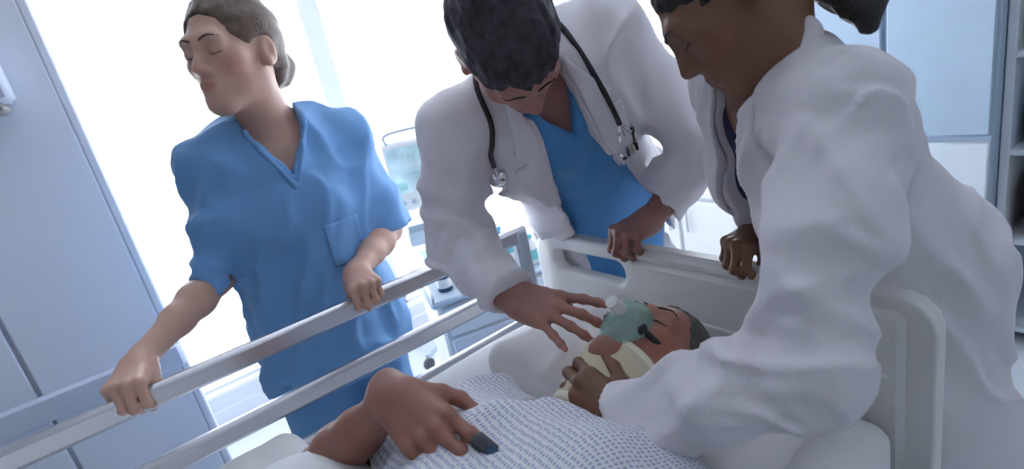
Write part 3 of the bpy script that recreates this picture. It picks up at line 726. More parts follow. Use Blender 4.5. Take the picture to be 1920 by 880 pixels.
# ================================================================== male doctor leaning over from the head of the bed
def build_doctor():
    org = (-1.15, 1.10, 0)
    Rs, Ls = V(-1.000, .590, 1.245), V(-.835, .930, 1.345); mid = (Rs + Ls) / 2; pel = V(-1.105, 1.105, .862)
    L = unit(Ls - Rs); U = unit(mid - pel); T = Frame(mid, np.cross(L, U), U)
    H = Frame((-.790, .612, 1.372), (.38, -.02, -.92), (.74, -.57, .30)); sc = 1.08
    Re, Rw = V(-1.030, .540, .982), V(-.818, .518, .908)
    Le, Lw = V(-.700, 1.040, 1.075), V(-.795, .932, .940)
    parts = []
    s = SDF(); torso_ops(s, T, -.012); kn = [(-1.05, 1.07, .46), (-1.19, 1.15, .46)]; an = [(-1.11, 1.15, .10), (-1.25, 1.23, .10)]
    hips = [T.p(.09, 0, -.52), T.p(-.09, 0, -.52)]
    for i in range(2): leg_ops(s, hips[i], kn[i], an[i], (.075, .05, .035))
    parts.append(s.mesh(.013))
    nb = T.p(0, .0, .02)
    s = SDF(); head_ops(s, H, nb, sc, False, True); torso_ops(s, T, -.008, False, .05)
    parts.append(s.mesh(.0042, np.minimum(nb, H.o) - .15, np.maximum(nb, H.o) + .15))
    nails = []
    Wr = Frame(Rw, unit(V(-.640, .580, .862) - Rw), (.35, -.42, .80))
    s = SDF(); arm_ops(s, Rs, Re, Rw); nails += hand_ops(s, Wr, 1, [(2, 16, 12), (8, 22, 16), (4, 14, 12), (-2, 12, 10)], (13, 2, -9, -26), [(.02, .018, -.012), (.040, .042, -.032), (.046, .066, -.050), (.040, .090, -.060)], 1.04)
    parts.append(s.mesh(.0033, np.minimum(Re, Wr.p(0, .2, 0)) - .08, np.maximum(Re, Wr.p(0, .2, 0)) + .08))
    Wl = Frame(Lw, (-.06, -.95, -.12), (.05, -.10, 1))
    s = SDF(); arm_ops(s, Ls, Le, Lw); nails += hand_ops(s, Wl, -1, [(66, 66, 40)] * 4, (4, 1, -2, -5), GRIP, 1.06)
    parts.append(s.mesh(.0033, np.minimum(Le, Wl.p(0, .14, 0)) - .09, np.maximum(Le, Wl.p(0, .14, 0)) + .09))
    v, f = join(parts); tn = np.ones((len(v), 3)); head_tint(v, H, sc, tn, .5); nail_tint(v, nails, tn)
    o = mk('person', v, f, 'skin_doctor', tint=tn, org=org, label='dark haired doctor in white coat over blue scrubs bowing over the patient, stethoscope on shoulders', cat='person')
    brows(H, sc, 'hair_dark', o, org)
    s = SDF(); p = lambda x, y, z: H.p(V(x, y, z) * sc)
    s.ell(p(0, -.018, .045), V(.084, .106, .092) * sc, H.A); s.ell(p(0, -.06, .0), V(.078, .058, .085) * sc, H.A, .02)
    s.ell(p(0, .045, .085), V(.062, .05, .042) * sc, H.A, .03)
    s.ell(p(0, .115, -.015), V(.074, .062, .078) * sc, H.A, .012, 's')
    s.box(p(0, .06, -.09), V(.2, .075, .075), H.A, .01, .02, 's')
    for x in (-1, 1): s.ell(p(x * .088, .0, -.012), V(.020, .030, .036) * sc, H.A, .01, 's')
    s.post += [folds(H.A.T * V(120, 26, 60)[:, None], .0055), folds(H.A.T * V(40, 12, 30)[:, None], .006)]
    v, f = s.mesh(.0030); mk('hair', v, f, 'hair_dark', o, org=org)
    # scrub top
    s = SDF(); torso_ops(s, T, .008, False, .07); s.cone(T.p(0, 0, -.42), T.p(0, -.02, -.62), .160, .170, .06, n=T.A[:, 1], sq=.8)
    cutbox(s, T.p(0, 0, -.60), -T.A[:, 2], .35, .1)
    s.poly(T, [(-.07, .20), (.07, .20), (.060, .03), (0, -.10), (-.060, .03)], .004, 's', -.02, .4)
    s.poly(T, [(-.066, .20), (.066, .20), (.060, .028), (-.060, .028)], .01, 's', -.3, .4)
    s.post += [axis_fold(T.d(.55, 0, 1), 4, 15, .011, lim=(-.004, .01)), axis_fold(T.d(-.6, 0, 1), 4, 13, .009, 4.1, lim=(-.003, .01))]
    v, f = s.mesh(.0055); mk('scrub_top', v, f, 'scrub', o, org=org)
    s = SDF()
    for i in range(2): leg_ops(s, hips[i], kn[i], V(*an[i]) * V(1, 1, .8), (.105, .085, .072), .03); shoe(o, an[i], (.85, -.5), 'rubber_black', org)
    cutbox(s, (-1.2, 1.1, .078), (0, 0, -1), .4, .08); v, f = s.mesh(.010); mk('trousers', v, f, 'scrub', o, org=org)
    # white coat
    s = SDF(); torso_ops(s, T, .030, False, .07); s.cone(T.p(0, .0, -.40), T.p(0, -.02, -.56), .190, .20, .07, n=T.A[:, 1], sq=.82)
    s.cone(T.p(0, -.01, -.52), T.p(0, -.01, -.52) + V(-.05, .08, -.38), .185, .21, .05, n=T.A[:, 1], sq=.72)
    sleeve(s, [T.p(-.15, 0, -.02), Rs, Rs * .5 + Re * .5, Re, Re * .5 + Rw * .5, Rw - unit(Rw - Re) * .012], [.066, .071, .067, .063, .058, .052]); sleeve(s, [T.p(.15, 0, -.02), Ls, Ls * .5 + Le * .5, Le, Le * .5 + Lw * .5, Lw - unit(Lw - Le) * .012], [.066, .071, .067, .063, .058, .050])
    cutbox(s, (-1.15, 1.1, .47), (0, 0, -1), .5, .2); s.box((-.69, .872, .60), (.476, .028, .290), None, .01, .006, 's')
    op = [(-.052, .25), (.052, .25), (.052, .02), (.040, -.10), (.060, -.22), (.11, -.38), (.15, -.8), (-.15, -.8), (-.135, -.45), (-.112, -.22), (-.085, -.08), (-.064, .02)]
    s.poly(T, op, .004, 's', .0, .5, 1.0); s.poly(T, [(-.060, .20), (.060, .20), (.060, .045), (-.060, .045)], .01, 's', -.3, .4)
    s.post += [axis_fold(T.d(.3, 0, 1), 4, 12, .016, lim=(-1, .004)), local(axis_fold(Re - Rs, 18, 6, .022, lim=(-1, .006)), Re, .18), local(axis_fold(Le - Ls, 18, 5, .020, lim=(-1, .006)), Le, .16), local(axis_fold(Rw - Re, 14, 4, .008, 2.2, lim=(-1, .004)), Rw, .15), local(axis_fold(Ls - T.o, 14, 5, .012, 3.1, lim=(-1, .004)), Ls, .16)]
    laps = [[(-.062, .06), (-.070, .075), (-.130, -.02), (-.116, -.045), (-.150, -.055), (-.140, -.20), (-.114, -.235), (-.085, -.08)],
            [(.052, .06), (.062, .075), (.108, -.02), (.090, -.045), (.118, -.055), (.088, -.20), (.062, -.225), (.040, -.10)]]
    pk = [[(.080, -.26), (.165, -.24), (.165, -.36), (.125, -.36)]]
    nk = [T.p(-.075, .045, .030), T.p(-.085, -.015, .060), T.p(-.055, -.065, .080), T.p(0, -.080, .088), T.p(.055, -.065, .080), T.p(.085, -.015, .060), T.p(.075, .045, .030)]
    coat = coat_parts(s, T, o, org, laps, op, [[(.062, -.15), (.118, -.14), (.118, -.225), (.062, -.23)]], [], nk)
    return o, T, coat

# ================================================================== doctor leaning in on the near side
def build_doctor3():
    org = (-.22, 1.10, 0)
    Ls, Rs = V(-.310, .735, 1.205), V(-.540, .915, 1.230); mid = (Ls + Rs) / 2; pel = V(-.385, 1.150, .83)
    U = unit(mid - pel); T = Frame(mid, np.cross(unit(Ls - Rs), U), U)
    HC = V(-.455, .755, 1.362); H = Frame(HC, (-.57, -.57, -.69), (-.54, -.30, .75)); sc = 1.0
    Le, Lw = V(-.262, .545, .925), V(-.470, .438, .822)
    Re, Rw = V(-.560, 1.115, 1.05), V(-.525, .932, .942)
    parts = []; nb = T.p(0, 0, .02)
    s = SDF(); torso_ops(s, T, -.012, True); kn = [(-.28, 1.12, .46), (-.42, 1.21, .46)]; an = [(-.26, 1.19, .10), (-.39, 1.28, .10)]; hips = [T.p(.09, 0, -.50), T.p(-.09, 0, -.50)]
    for i in range(2): leg_ops(s, hips[i], kn[i], an[i], (.075, .05, .035))
    parts.append(s.mesh(.013))
    s = SDF(); head_ops(s, H, nb, sc, True, True); torso_ops(s, T, -.008, True, .05)
    parts.append(s.mesh(.0040, np.minimum(nb, H.o) - .15, np.maximum(nb, H.o) + .15))
    nails = []
    Wl = Frame(Lw, unit(V(-.590, .470, .812) - Lw), (.30, -.62, .70))
    s = SDF(); arm_ops(s, Ls, Le, Lw, .92); nails += hand_ops(s, Wl, -1, [(30, 50, 30), (34, 52, 30), (36, 54, 30), (40, 54, 30)], (5, 1, -3, -8), [(.02, .018, -.010), (.046, .044, -.016), (.060, .072, -.022), (.064, .098, -.034)], .96)
    parts.append(s.mesh(.0033, np.minimum(Le, Wl.p(0, .2, 0)) - .08, np.maximum(Le, Wl.p(0, .2, 0)) + .08))
    Wr = Frame(Rw, (-.10, -.90, -.15), (0, -.1, 1))
    s = SDF(); arm_ops(s, Rs, Re, Rw, .92); nails += hand_ops(s, Wr, 1, [(66, 66, 40)] * 4, (4, 1, -2, -5), GRIP, .96)
    parts.append(s.mesh(.0033, np.minimum(Re, Wr.p(0, .14, 0)) - .09, np.maximum(Re, Wr.p(0, .14, 0)) + .09))
    v, f = join(parts); tn = np.ones((len(v), 3)); head_tint(v, H, sc, tn, 0, (1.0, .72, .72)); nail_tint(v, nails, tn)
    o = mk('person', v, f, 'skin_dark', tint=tn, org=org, label='dark skinned doctor in white coat steadying the neck collar, black hair tied back', cat='person')
    lashes(H, sc, 'hair_black', o, org); brows(H, sc, 'hair_black', o, org)
    s = SDF(); p = lambda x, y, z: H.p(V(x, y, z) * sc)
    s.ell(p(0, -.022, .040), V(.083, .101, .091) * sc, H.A); s.ell(p(0, -.10, .010), V(.062, .05, .062) * sc, H.A, .02); s.ell(p(0, -.118, -.070), V(.050, .046, .050) * sc, H.A, .01); s.chain([p(0, -.100, -.07), p(.012, -.105, -.125), p(.018, -.080, -.165)], [.040, .034, .014], .02)
    s.ell(p(0, .108, -.020), V(.070, .070, .082) * sc, H.A, .012, 's'); s.box(p(0, .045, -.115), V(.2, .105, .082), H.A, .01, .02, 's')
    for x in (-1, 1): s.ell(p(x * .085, .0, -.012), V(.022, .030, .038) * sc, H.A, .01, 's')
    s.post.append(folds(H.A.T * V(95, 30, 95)[:, None], .003))
    v, f = s.mesh(.004); mk('hair', v, f, 'hair_black', o, org=org)
    s = SDF()
    for i in range(2): leg_ops(s, hips[i], kn[i], V(*an[i]) * V(1, 1, .8), (.066, .066, .060), .03); shoe(o, an[i], (-.6, -.75), 'rubber_black', org)
    s.ell(pel, V(.11, .11, .10), None, .05); cutbox(s, (-.2, 1.1, .078), (0, 0, -1), .4, .08)
    v, f = s.mesh(.010); mk('trousers', v, f, 'navy', o, org=org)
    s = SDF(); torso_ops(s, T, .002, True, .045); cutbox(s, T.p(0, 0, -.58), -T.A[:, 2], .35, .1); s.poly(T, [(-.07, .20), (.07, .20), (.055, .02), (0, -.05), (-.055, .02)], .004, 's', -.3, .4)
    v, f = s.mesh(.008); mk('shirt', v, f, 'navy', o, org=org)
    s = SDF(); torso_ops(s, T, .020, True, .045); s.cone(T.p(0, .0, -.38), T.p(0, -.02, -.54), .150, .165, .04, n=T.A[:, 1], sq=.86)
    s.cone(T.p(0, -.01, -.50), T.p(0, -.01, -.50) + V(.03, .03, -.42), .160, .185, .04, n=T.A[:, 1], sq=.88)
    sleeve(s, [T.p(.13, 0, -.03), Ls, Ls * .5 + Le * .5, Le, Le * .5 + Lw * .5, Lw], [.055, .058, .057, .056, .053, .050], .045); sleeve(s, [T.p(-.13, 0, -.03), Rs, Rs * .5 + Re * .5, Re, Re * .5 + Rw * .5, Rw], [.055, .058, .056, .054, .050, .046], .045)
    cutbox(s, (-.3, 1.15, .40), (0, 0, -1), .5, .2)
    op = [(-.040, .25), (.040, .25), (.046, .0), (.055, -.25), (.09, -.8), (-.09, -.8), (-.055, -.25), (-.046, .0)]
    s.poly(T, op, .004, 's', .0, .5, 1.0); s.poly(T, [(-.058, .20), (.058, .20), (.058, .045), (-.058, .045)], .01, 's', -.3, .4)
    s.post += [axis_fold(T.d(.2, .1, 1), 4, 10, .016, 1.1, lim=(-1, .004)), local(axis_fold(Le - Ls + V(.1, 0, .05), 17, 6, .024, lim=(-1, .005)), (Le + Ls) / 2, .20), local(axis_fold(Le - Ls, 20, 7, .018, 6.1, lim=(-1, .003)), Le, .13), local(axis_fold(Lw - Le, 15, 6, .014, 2.2, lim=(-1, .003)), (Lw + Le) / 2, .16), local(axis_fold(Ls - T.o, 12, 5, .014, 5.0, lim=(-1, .004)), Ls, .15)]
    laps = [[(-.046, .06), (-.06, .075), (-.11, -.02), (-.09, -.045), (-.12, -.055), (-.09, -.20), (-.06, -.24), (-.046, -.05)], [(.046, .06), (.06, .075), (.11, -.02), (.09, -.045), (.12, -.055), (.09, -.20), (.06, -.24), (.046, -.05)]]
    nk = [T.p(-.070, .050, .030), T.p(-.080, -.010, .058), T.p(-.052, -.060, .078), T.p(0, -.074, .086), T.p(.052, -.060, .078), T.p(.080, -.010, .058), T.p(.070, .050, .030)]
    coat = coat_parts(s, T, o, org, laps, op, [], [], nk, fem=True)
    return o, T, s

# ================================================================== patient
def build_patient():
    org = (-.62, .20, .70)
    T = Frame((-.535, .385, .765), (.0, 0, 1), (-.16, 1, .02)); H = Frame((-.578, .622, .790), (.03, .0, 1), (-.02, 1, .0)); sc = 1.04
    Rs, Re, Rw = V(-.705, .345, .760), V(-.815, .085, .790), V(-.652, .190, .938)
    Ls, Le, Lw = V(-.375, .375, .758), V(-.330, .120, .745), V(-.325, -.12, .735)
    parts = []; nb = T.p(0, -.01, .02)
    s = SDF(); torso_ops(s, T, -.008)
    for x in (-.09, .09): leg_ops(s, T.p(x, -.01, -.52), (-.52 + x, -.55, .80), (-.55 + x, -.95, .76), (.078, .055, .04)); s.ell((-.55 + x, -.99, .80), (.04, .05, .10))
    parts.append(s.mesh(.013))
    s = SDF(); head_ops(s, H, nb, sc, False, True); torso_ops(s, T, -.004, False, .05)
    parts.append(s.mesh(.0036, V(-.75, .35, .65), V(-.40, .78, .96)))
    W = Frame(Rw, (.90, -.04, -.06), (.20, -.42, .85)); nails = []
    s = SDF(); arm_ops(s, Rs, Re, Rw, 1.0); nails += hand_ops(s, W, 1, [(10, 16, 10), (14, 20, 14), (18, 24, 16), (22, 26, 18)], (4, 0, -4, -9), [(.02, .018, -.010), (.044, .042, -.018), (.056, .068, -.026), (.058, .094, -.036)], 1.0)
    parts.append(s.mesh(.0033, np.minimum(Re, W.p(0, .2, 0)) - .08, np.maximum(np.maximum(Re, Rw), W.p(0, .2, 0)) + .09))
    W2 = Frame(Lw, (.02, -1, -.05), (.3, 0, 1)); s = SDF(); arm_ops(s, Ls, Le, Lw, 1.0); nails += hand_ops(s, W2, -1, [(20, 30, 20)] * 4)
    parts.append(s.mesh(.006, np.minimum(Ls, W2.p(0, .2, 0)) - .09, np.maximum(Ls, Le) + .09))
    v, f = join(parts); tn = np.ones((len(v), 3)); head_tint(v, H, sc, tn, .55); nail_tint(v, nails, tn)
    o = mk('person', v, f, 'skin_patient', tint=tn, org=org, label='patient in patterned gown lying on the bed with eyes closed', cat='person')
    brows(H, sc, 'hair_dark', o, org)
    for x in (-1, 1):
        s = SDF(); p = lambda a, b, c: H.p(V(a, b, c) * sc)
        s.chain([p(x * .019, .0870, -.005), p(x * .031, .0905, -.008), p(x * .044, .083, -.005)], [.0013] * 3, .001); v, f = s.mesh(.001); mk('eyelashes', v, f, 'hair_dark', o, org=org)
    s = SDF(); p = lambda x, y, z: H.p(V(x, y, z) * sc)
    s.ell(p(0, -.024, .040), V(.082, .101, .089) * sc, H.A); s.ell(p(0, -.06, -.01), V(.074, .058, .07) * sc, H.A, .02)
    s.ell(p(0, .10, -.005), V(.078, .075, .088) * sc, H.A, .012, 's'); s.box(p(0, .06, -.10), V(.2, .10, .075), H.A, .01, .02, 's')
    for x in (-1, 1): s.ell(p(x * .085, .0, -.012), V(.020, .030, .036) * sc, H.A, .01, 's')
    s.post.append(folds(H.A.T * V(95, 25, 95)[:, None], .003)); v, f = s.mesh(.004); mk('hair', v, f, 'hair_grey', o, org=org)
    # gown
    s = SDF(); torso_ops(s, T, .020, False, .07)
    sleeve(s, [T.p(-.13, 0, -.02), Rs, Rs * .35 + Re * .65], [.058, .062, .070]); sleeve(s, [T.p(.13, 0, -.02), Ls, Ls * .35 + Le * .65], [.058, .062, .070])
    s.poly(T, [(-.085, .20), (.085, .20), (.070, .01), (0, -.035), (-.070, .01)], .004, 's', -.02, .4)
    s.box((-.62, .2, .575), (1, 1, .097), None, .002, .004, 's')
    s.post += [axis_fold((1, .25, .2), 9, 4, .012), axis_fold((.7, -.7, .2), 8, 6, .009, 5.5)]
    v, f = s.mesh(.006); g = mk('gown', v, f, 'gown', o, org=org)
    c = math.radians(36); a = math.radians(4); d = W.d(math.sin(a) * math.cos(c), math.cos(a) * math.cos(c), -math.sin(c)); up = W.d(0, math.sin(c), math.cos(c))
    return o, H, T, (nails[0][0] - up * .006, d, up)

nurse = build_nurse()
doctor, DT, dcoat = build_doctor()
doctor3, D3T, D3coat = build_doctor3()
patient, PH, PT, PW = build_patient()

# ================================================================== bedding
s = SDF(); s.box((-.66, .665, .700), (.31, .165, .050), None, .045, .02); s.ell((-.578, .645, .780), (.090, .125, .105), None, .03, 's')
s.post += [axis_fold((1, .5, 0), 9, 6, .008), folds(np.eye(3) * 5, .01)]
v, f = s.mesh(.007); mk('pillow', v, f, 'pillow', label='white pillow under the head of the patient', cat='pillow')
s = SDF()
s.box((-.675, -.46, .685), (.44, .56, .035), None, .03, .02); s.ell((-.48, -.10, .80), (.20, .22, .115), None, .06)
for x in (-.10, .10): s.chain([(-.48 + x, -.15, .80), (-.52 + x, -.55, .81), (-.55 + x, -.98, .79)], [.11, .085, .07], .08)
s.ell((-.55, -1.0, .83), (.14, .06, .10), None, .06); s.ell((-.70, .035, .79), (.14, .105, .075), None, .06)
s.box((-.62, 0, .525), (1.2, 2, .148), None, .002, .004, 's')
s.post += [axis_fold((1, .3, .3), 8, 3, .010), axis_fold((.4, 1, .3), 7, 5, .008, 4.4)]
v, f = s.mesh(.010); mk('blanket', v, f, 'sheet', label='white blanket over the legs and waist of the patient', cat='blanket')

# ================================================================== neck collar and oxygen mask
cc = V(-.560, .487, .775); CF = Frame(cc, (-.02, -.08, 1), (-.12, 1, .08))
col = SDF()
def ring(P, r0=.070, z0=-.050, th=.009):
    q = CF.loc(P); a = np.arctan2(q[..., 0], q[..., 1]); fr = np.cos(a)
    r = np.sqrt((q[..., 0] / 1.0) ** 2 + ((q[..., 1] - .004) / 1.08) ** 2)
    up = .036 + .020 * fr; lo_ = -.045 - .016 * fr
    z = q[..., 2]; rr = r0 + .012 * np.clip(z / .06, -1, 1) * (fr > -2) - .10 * (z ** 2)
    d = np.abs(r - rr) - th; e = np.maximum(z - up, lo_ - z)
    return np.sqrt(np.maximum(d, 0) ** 2 + np.maximum(e, 0) ** 2) + np.minimum(np.maximum(d, e), 0) - .004
col.custom(ring, cc - .13, cc + .13)
v, f = col.mesh(.0042)
co = mk('neck_collar', v, f, 'collar_foam', label='cream foam neck collar around the neck of the patient', cat='neck brace', org=tuple(cc))
for (lo_, up_) in ((.9, 1),):
    e = SDF()
    def edge(P, sg=1):
        q = CF.loc(P); a = np.arctan2(q[..., 0], q[..., 1]); fr = np.cos(a); r = np.sqrt(q[..., 0] ** 2 + ((q[..., 1] - .004) / 1.08) ** 2); z = q[..., 2]
        up = (.036 + .020 * fr) if sg > 0 else (-.045 - .016 * fr); rr = 0.070 + .012 * np.clip(up / .06, -1, 1) - .10 * up ** 2
        return np.sqrt((r - rr) ** 2 + (z - up) ** 2) - .0135
    for sg in (1, -1):
        e = SDF(); e.custom(lambda P, sg=sg: edge(P, sg), cc - .13, cc + .13); v, f = e.mesh(.0046); mk('rim_padding', v, f, 'collar_edge', co, org=tuple(cc))
st = SDF(); st.box(CF.p(.074, .02, .0), V(.010, .03, .022), CF.A, .006); v, f = st.mesh(.004); mk('strap', v, f, 'plastic_white', co, org=tuple(cc))
# mask: clear green dome over nose and mouth, soft rim, connector, black strap, hose
mc = PH.p(0, .098, -.045); MF = Frame(mc, PH.d(0, 1, 0), PH.d(0, 0, 1))
mask = SDF()
def dome(P, off=0.0):
    q = MF.loc(P); w_ = 1 - .35 * np.clip((q[..., 2] + .01) / .06, 0, 1)
    k0 = np.sqrt((q[..., 0] / (.038 * w_)) ** 2 + ((q[..., 1] + .012) / .048) ** 2 + (q[..., 2] / .055) ** 2); return (k0 - 1) * .038 + off
mask.custom(lambda P: np.maximum(np.abs(dome(P)) - .0018, -.004 - MF.loc(P)[..., 1]), mc - .09, mc + .09)
v, f = mask.mesh(.0022, smooth=2)
mo_ = mk('oxygen_mask', v, f, 'mask_plastic', label='clear green oxygen mask over the nose and mouth of the patient', cat='mask', org=tuple(mc))
rim = SDF(); rim.custom(lambda P: np.sqrt(dome(P) ** 2 + (MF.loc(P)[..., 1] + .004) ** 2) - .0052, mc - .09, mc + .09); v, f = rim.mesh(.003); mk('rim', v, f, 'mask_plastic', mo_, org=tuple(mc))
mb = MB(); mb.lathe(MF.p(0, .029, -.012), [(.010, -.004), (.0125, 0), (.0125, .016), (.011, .020), (.011, .034), (.008, .034)], MF.d(0, .75, -.55), 20); mb.build('connector', 'plastic_white', mo_, org=tuple(mc))
for x in (-1, 1): MB().box(MF.p(x * .037, .004, -.008), (.010, .016, .020), MF.A, b=.004).build('strap_lug', 'rubber_black', mo_, org=tuple(mc))
for x in (-1, 1):
    pts = spline([MF.p(x * .037, .004, -.008), PH.p(x * .064, .052, -.030), PH.p(x * .083, .010, -.022), PH.p(x * .090, -.03, -.012), PH.p(x * .080, -.075, .0), PH.p(x * .045, -.115, .005)], 24)
    MB().tube(pts, .0055, 8, flat=(.5, 1.0)).build('strap', 'rubber_black', mo_, org=tuple(mc))
# finger clip
ti = PW[0]
ox = empty('pulse_oximeter', tuple(ti), label='dark grey pulse oximeter clipped on the finger of the patient', cat='medical clip')
A = Frame(ti, PW[1], PW[2]).A
MB().box(A @ V(0, -.006, .010), (.021, .058, .014), A, b=.005).build('upper_shell', 'rubber_grey', ox); MB().box(A @ V(0, -.006, -.010), (.021, .058, .012), A, b=.005).build('lower_shell', 'plastic_white', ox)
MB().box(A @ V(0, -.004, .0175), (.013, .022, .002), A, b=.0008).build('display', 'dark_blue', ox)
cb = spline([A @ V(0, .04, 0), A @ V(0, .07, -.02), V(-.45, .02, .86) - ti, V(-.36, -.10, .80) - ti], 30); MB().tube(cb, .0022, 6).build('cable', 'plastic_white', ox)

# ================================================================== stethoscope round the doctor's neck
sd = lambda x, y, z: DT.p(x, y, z)
DB = caster(dcoat, (-1.15, 1.10, 0))
def on_coat(x, z, off=.006):
    h = DB.ray_cast(Vector(sd(x, .6, z)), Vector(-DT.A[:, 1])); y = DT.loc(V(*h[0]))[1] if h[0] else .13
    return sd(x, y + off, z)
st = empty('stethoscope', tuple(sd(0, 0, .1)), label='black tubed stethoscope hanging round the neck of the bowing doctor', cat='stethoscope'); so = V(*st.location)
tube = spline([on_coat(-.178, -.035, .009), on_coat(-.168, .0, .009), on_coat(-.150, .030, .009), on_coat(-.128, .052, .010), sd(-.105, .015, .105), sd(-.05, -.075, .118), sd(0, -.100, .120), sd(.05, -.075, .118), sd(.092, .0, .100), sd(.095, .07, .070), on_coat(.092, .0, .010), on_coat(.090, -.05, .009), on_coat(.088, -.09, .009)], 70)
MB().tube(tube - so, .0058, 10).build('tube', 'rubber_black', st)
cp = on_coat(-.186, -.075, .012); MB().lathe(cp - so, [(.002, -.006), (.018, -.006), (.0225, -.003), (.0235, .002), (.020, .006), (.012, .012), (.004, .013)], DT.d(-.35, 1, .1), 28).build('chest_piece', 'chrome', st)
MB().tube([on_coat(-.178, -.033, .009) - so, on_coat(-.184, -.062, .012) - so], .0068, 12).build('stem', 'chrome', st)
for x in (-.012, .012):
    bt = spline([on_coat(.088, -.088, .009), on_coat(.088 + x * 1.2, -.12, .008), on_coat(.088 + x * 2.2, -.16, .008), on_coat(.088 + x * 1.4, -.20, .008)], 20); MB().tube(bt - so, .0032, 8).build('ear_tube', 'chrome', st)
    MB().lathe(bt[-1] - so, [(.002, -.006), (.006, -.003), (.0065, .002), (.003, .007)], bt[-1] - bt[-2], 12).build('ear_tip', 'rubber_black', st)
for i, (x, m, ln_) in enumerate(((.085, 'dark_blue', .05), (.097, 'beige', .045), (.108, 'rubber_black', .05))):
    pn = empty('pen', tuple(on_coat(x, -.130, .004)), label=['navy blue', 'cream', 'black'][i] + ' pen clipped in the chest pocket of the bowing doctor', cat='pen', group='pens in the chest pocket')
    d_ = DT.d(.1, -.02, 1); MB().tube([d_ * -.06, d_ * .012], .0038, 8).build('barrel', m, pn); MB().tube([d_ * .012, d_ * .022], .0026, 8).build('button', 'chrome', pn); MB().box(d_ * -.008 + DT.d(0, .0055, 0), (.0025, .0025, .034), b=.0008).build('clip', 'chrome', pn)

# ================================================================== patient monitor on a stand, behind
mp = V(-2.36, 1.12, 0); n_ = unit(V(1, -.45, 0)); MFm = Frame(mp, n_, (0, 0, 1))
mn = empty('patient_monitor', tuple(mp), label='patient monitor with blue green screen on a wheeled stand by the window', cat='monitor')
def mpart(name, mb, m, par=mn): return mb.build(name, m, par)
A = MFm.A
Atl = A @ np.array([[1, 0, 0], [0, math.cos(.12), -math.sin(.12)], [0, math.sin(.12), math.cos(.12)]])
cs = mpart('casing', MB().box((0, 0, .95), (.30, .07, .34), Atl, b=.018), 'plastic_white')
MB().box(V(0, 0, .95) + Atl @ V(0, .036, .03), (.25, .004, .22), Atl, b=.001).build('screen', 'screen', cs)
for i in range(4):
    tr = []; y0 = .105 - i * .05
    for j in range(60):
        x = -.115 + .165 * j / 59; ph = (j * .11 * (1 + .15 * i)) % 1; zz = [.022 * math.exp(-((ph - .4) / .05) ** 2) - .008 * math.exp(-((ph - .5) / .05) ** 2), .012 * math.sin(6.28 * ph), .016 * abs(math.sin(3.14 * ph)), .008 * math.sin(12.6 * ph)][i]
        tr.append(V(0, 0, .95) + Atl @ V(-x, .0395, y0 + zz - .01))
    MB().tube(tr, .0012, 5).build('trace', ['mint', 'collar_edge', 'teal', 'plastic_white'][i], cs)
MB().box(V(0, 0, .95) + Atl @ V(-.09, .039, -.045), (.055, .003, .04), Atl, b=.001).build('readout', 'mint', cs)
for i in range(5): MB().lathe(V(0, 0, .95) + Atl @ V(-.10 + i * .05, .036, -.125), [(.002, 0), (.012, 0), (.012, .006), (.002, .008)], Atl[:, 1], 16).build('knob', 'plastic_bluegrey', cs)
mpart('pole', MB().tube([(0, 0, .10), (0, 0, .83)], .017, 12), 'steel'); mpart('handle', MB().tube(spline([A @ V(-.11, 0, 1.11), A @ V(-.10, 0, 1.16), A @ V(.10, 0, 1.16), A @ V(.11, 0, 1.11)], 20), .008, 8), 'plastic_bluegrey')
mpart('basket', MB().box((0, 0, .62), (.24, .16, .012), A).box(A @ V(0, .08, .65), (.24, .008, .07), A).box(A @ V(0, -.08, .65), (.24, .008, .07), A).box(A @ V(.12, 0, .65), (.008, .16, .07), A).box(A @ V(-.12, 0, .65), (.008, .16, .07), A), 'plastic_bluegrey')
for i in range(5):
    a = 2 * math.pi * i / 5; d_ = V(math.cos(a), math.sin(a), 0); lg = mpart('leg', MB().tube([(0, 0, .11), d_ * .26 + V(0, 0, .07)], [.02, .013], 8), 'plastic_bluegrey')
    MB().lathe(d_ * .26 + V(0, 0, .032) - V(-d_[1], d_[0], 0) * .011, [(.006, 0), (.03, 0), (.031, .004), (.031, .018), (.03, .022), (.006, .022)], (-d_[1], d_[0], 0), 16).build('castor_wheel', 'rubber_grey', lg)

# ================================================================== trolley with supplies beyond the rail
tp = V(-1.73, 1.03, 0); TA = Frame(tp, (1, -.3, 0), (0, 0, 1)).A
tr = empty('supply_trolley', tuple(tp), label='white supply trolley with drawers standing beyond the far bed rail', cat='trolley')
MB().box((0, 0, .34), (.56, .40, .50), TA, b=.012).build('body', 'plastic_white', tr)
for i in range(4):
    dr = MB().box(TA @ V(0, .204, .155 + i * .122), (.52, .018, .112), TA, b=.006).build('drawer', 'cabinet_pale', tr); MB().tube([TA @ V(-.09, .228, .165 + i * .122), TA @ V(.09, .228, .165 + i * .122)], .007, 8).build('handle', 'steel', dr)
MB().box((0, 0, .603), (.60, .44, .026), TA, b=.01).build('worktop', 'plastic_bluegrey', tr)
MB().tube(spline([TA @ V(-.29, -.2, .61), TA @ V(-.29, -.2, .66), TA @ V(-.29, .2, .66), TA @ V(-.29, .2, .61)], 24), .007, 8).build('guard_rail', 'steel', tr); MB().tube(spline([TA @ V(.29, -.2, .61), TA @ V(.29, -.2, .66), TA @ V(.29, .2, .66), TA @ V(.29, .2, .61)], 24), .007, 8).build('guard_rail', 'steel', tr)
for x in (-.23, .23):
    for y in (-.16, .16): MB().lathe(TA @ V(x - .012, y, .045), [(.01, 0), (.044, 0), (.045, .004), (.045, .02), (.044, .024), (.01, .024)], TA[:, 0], 20).build('castor_wheel', 'rubber_grey', tr); MB().box(TA @ V(x, y, .088), (.05, .04, .03), TA, b=.006).build('castor_fork', 'plastic_grey', tr)
def onT(x, y, z=.616): return tp + TA @ V(x, y, z)
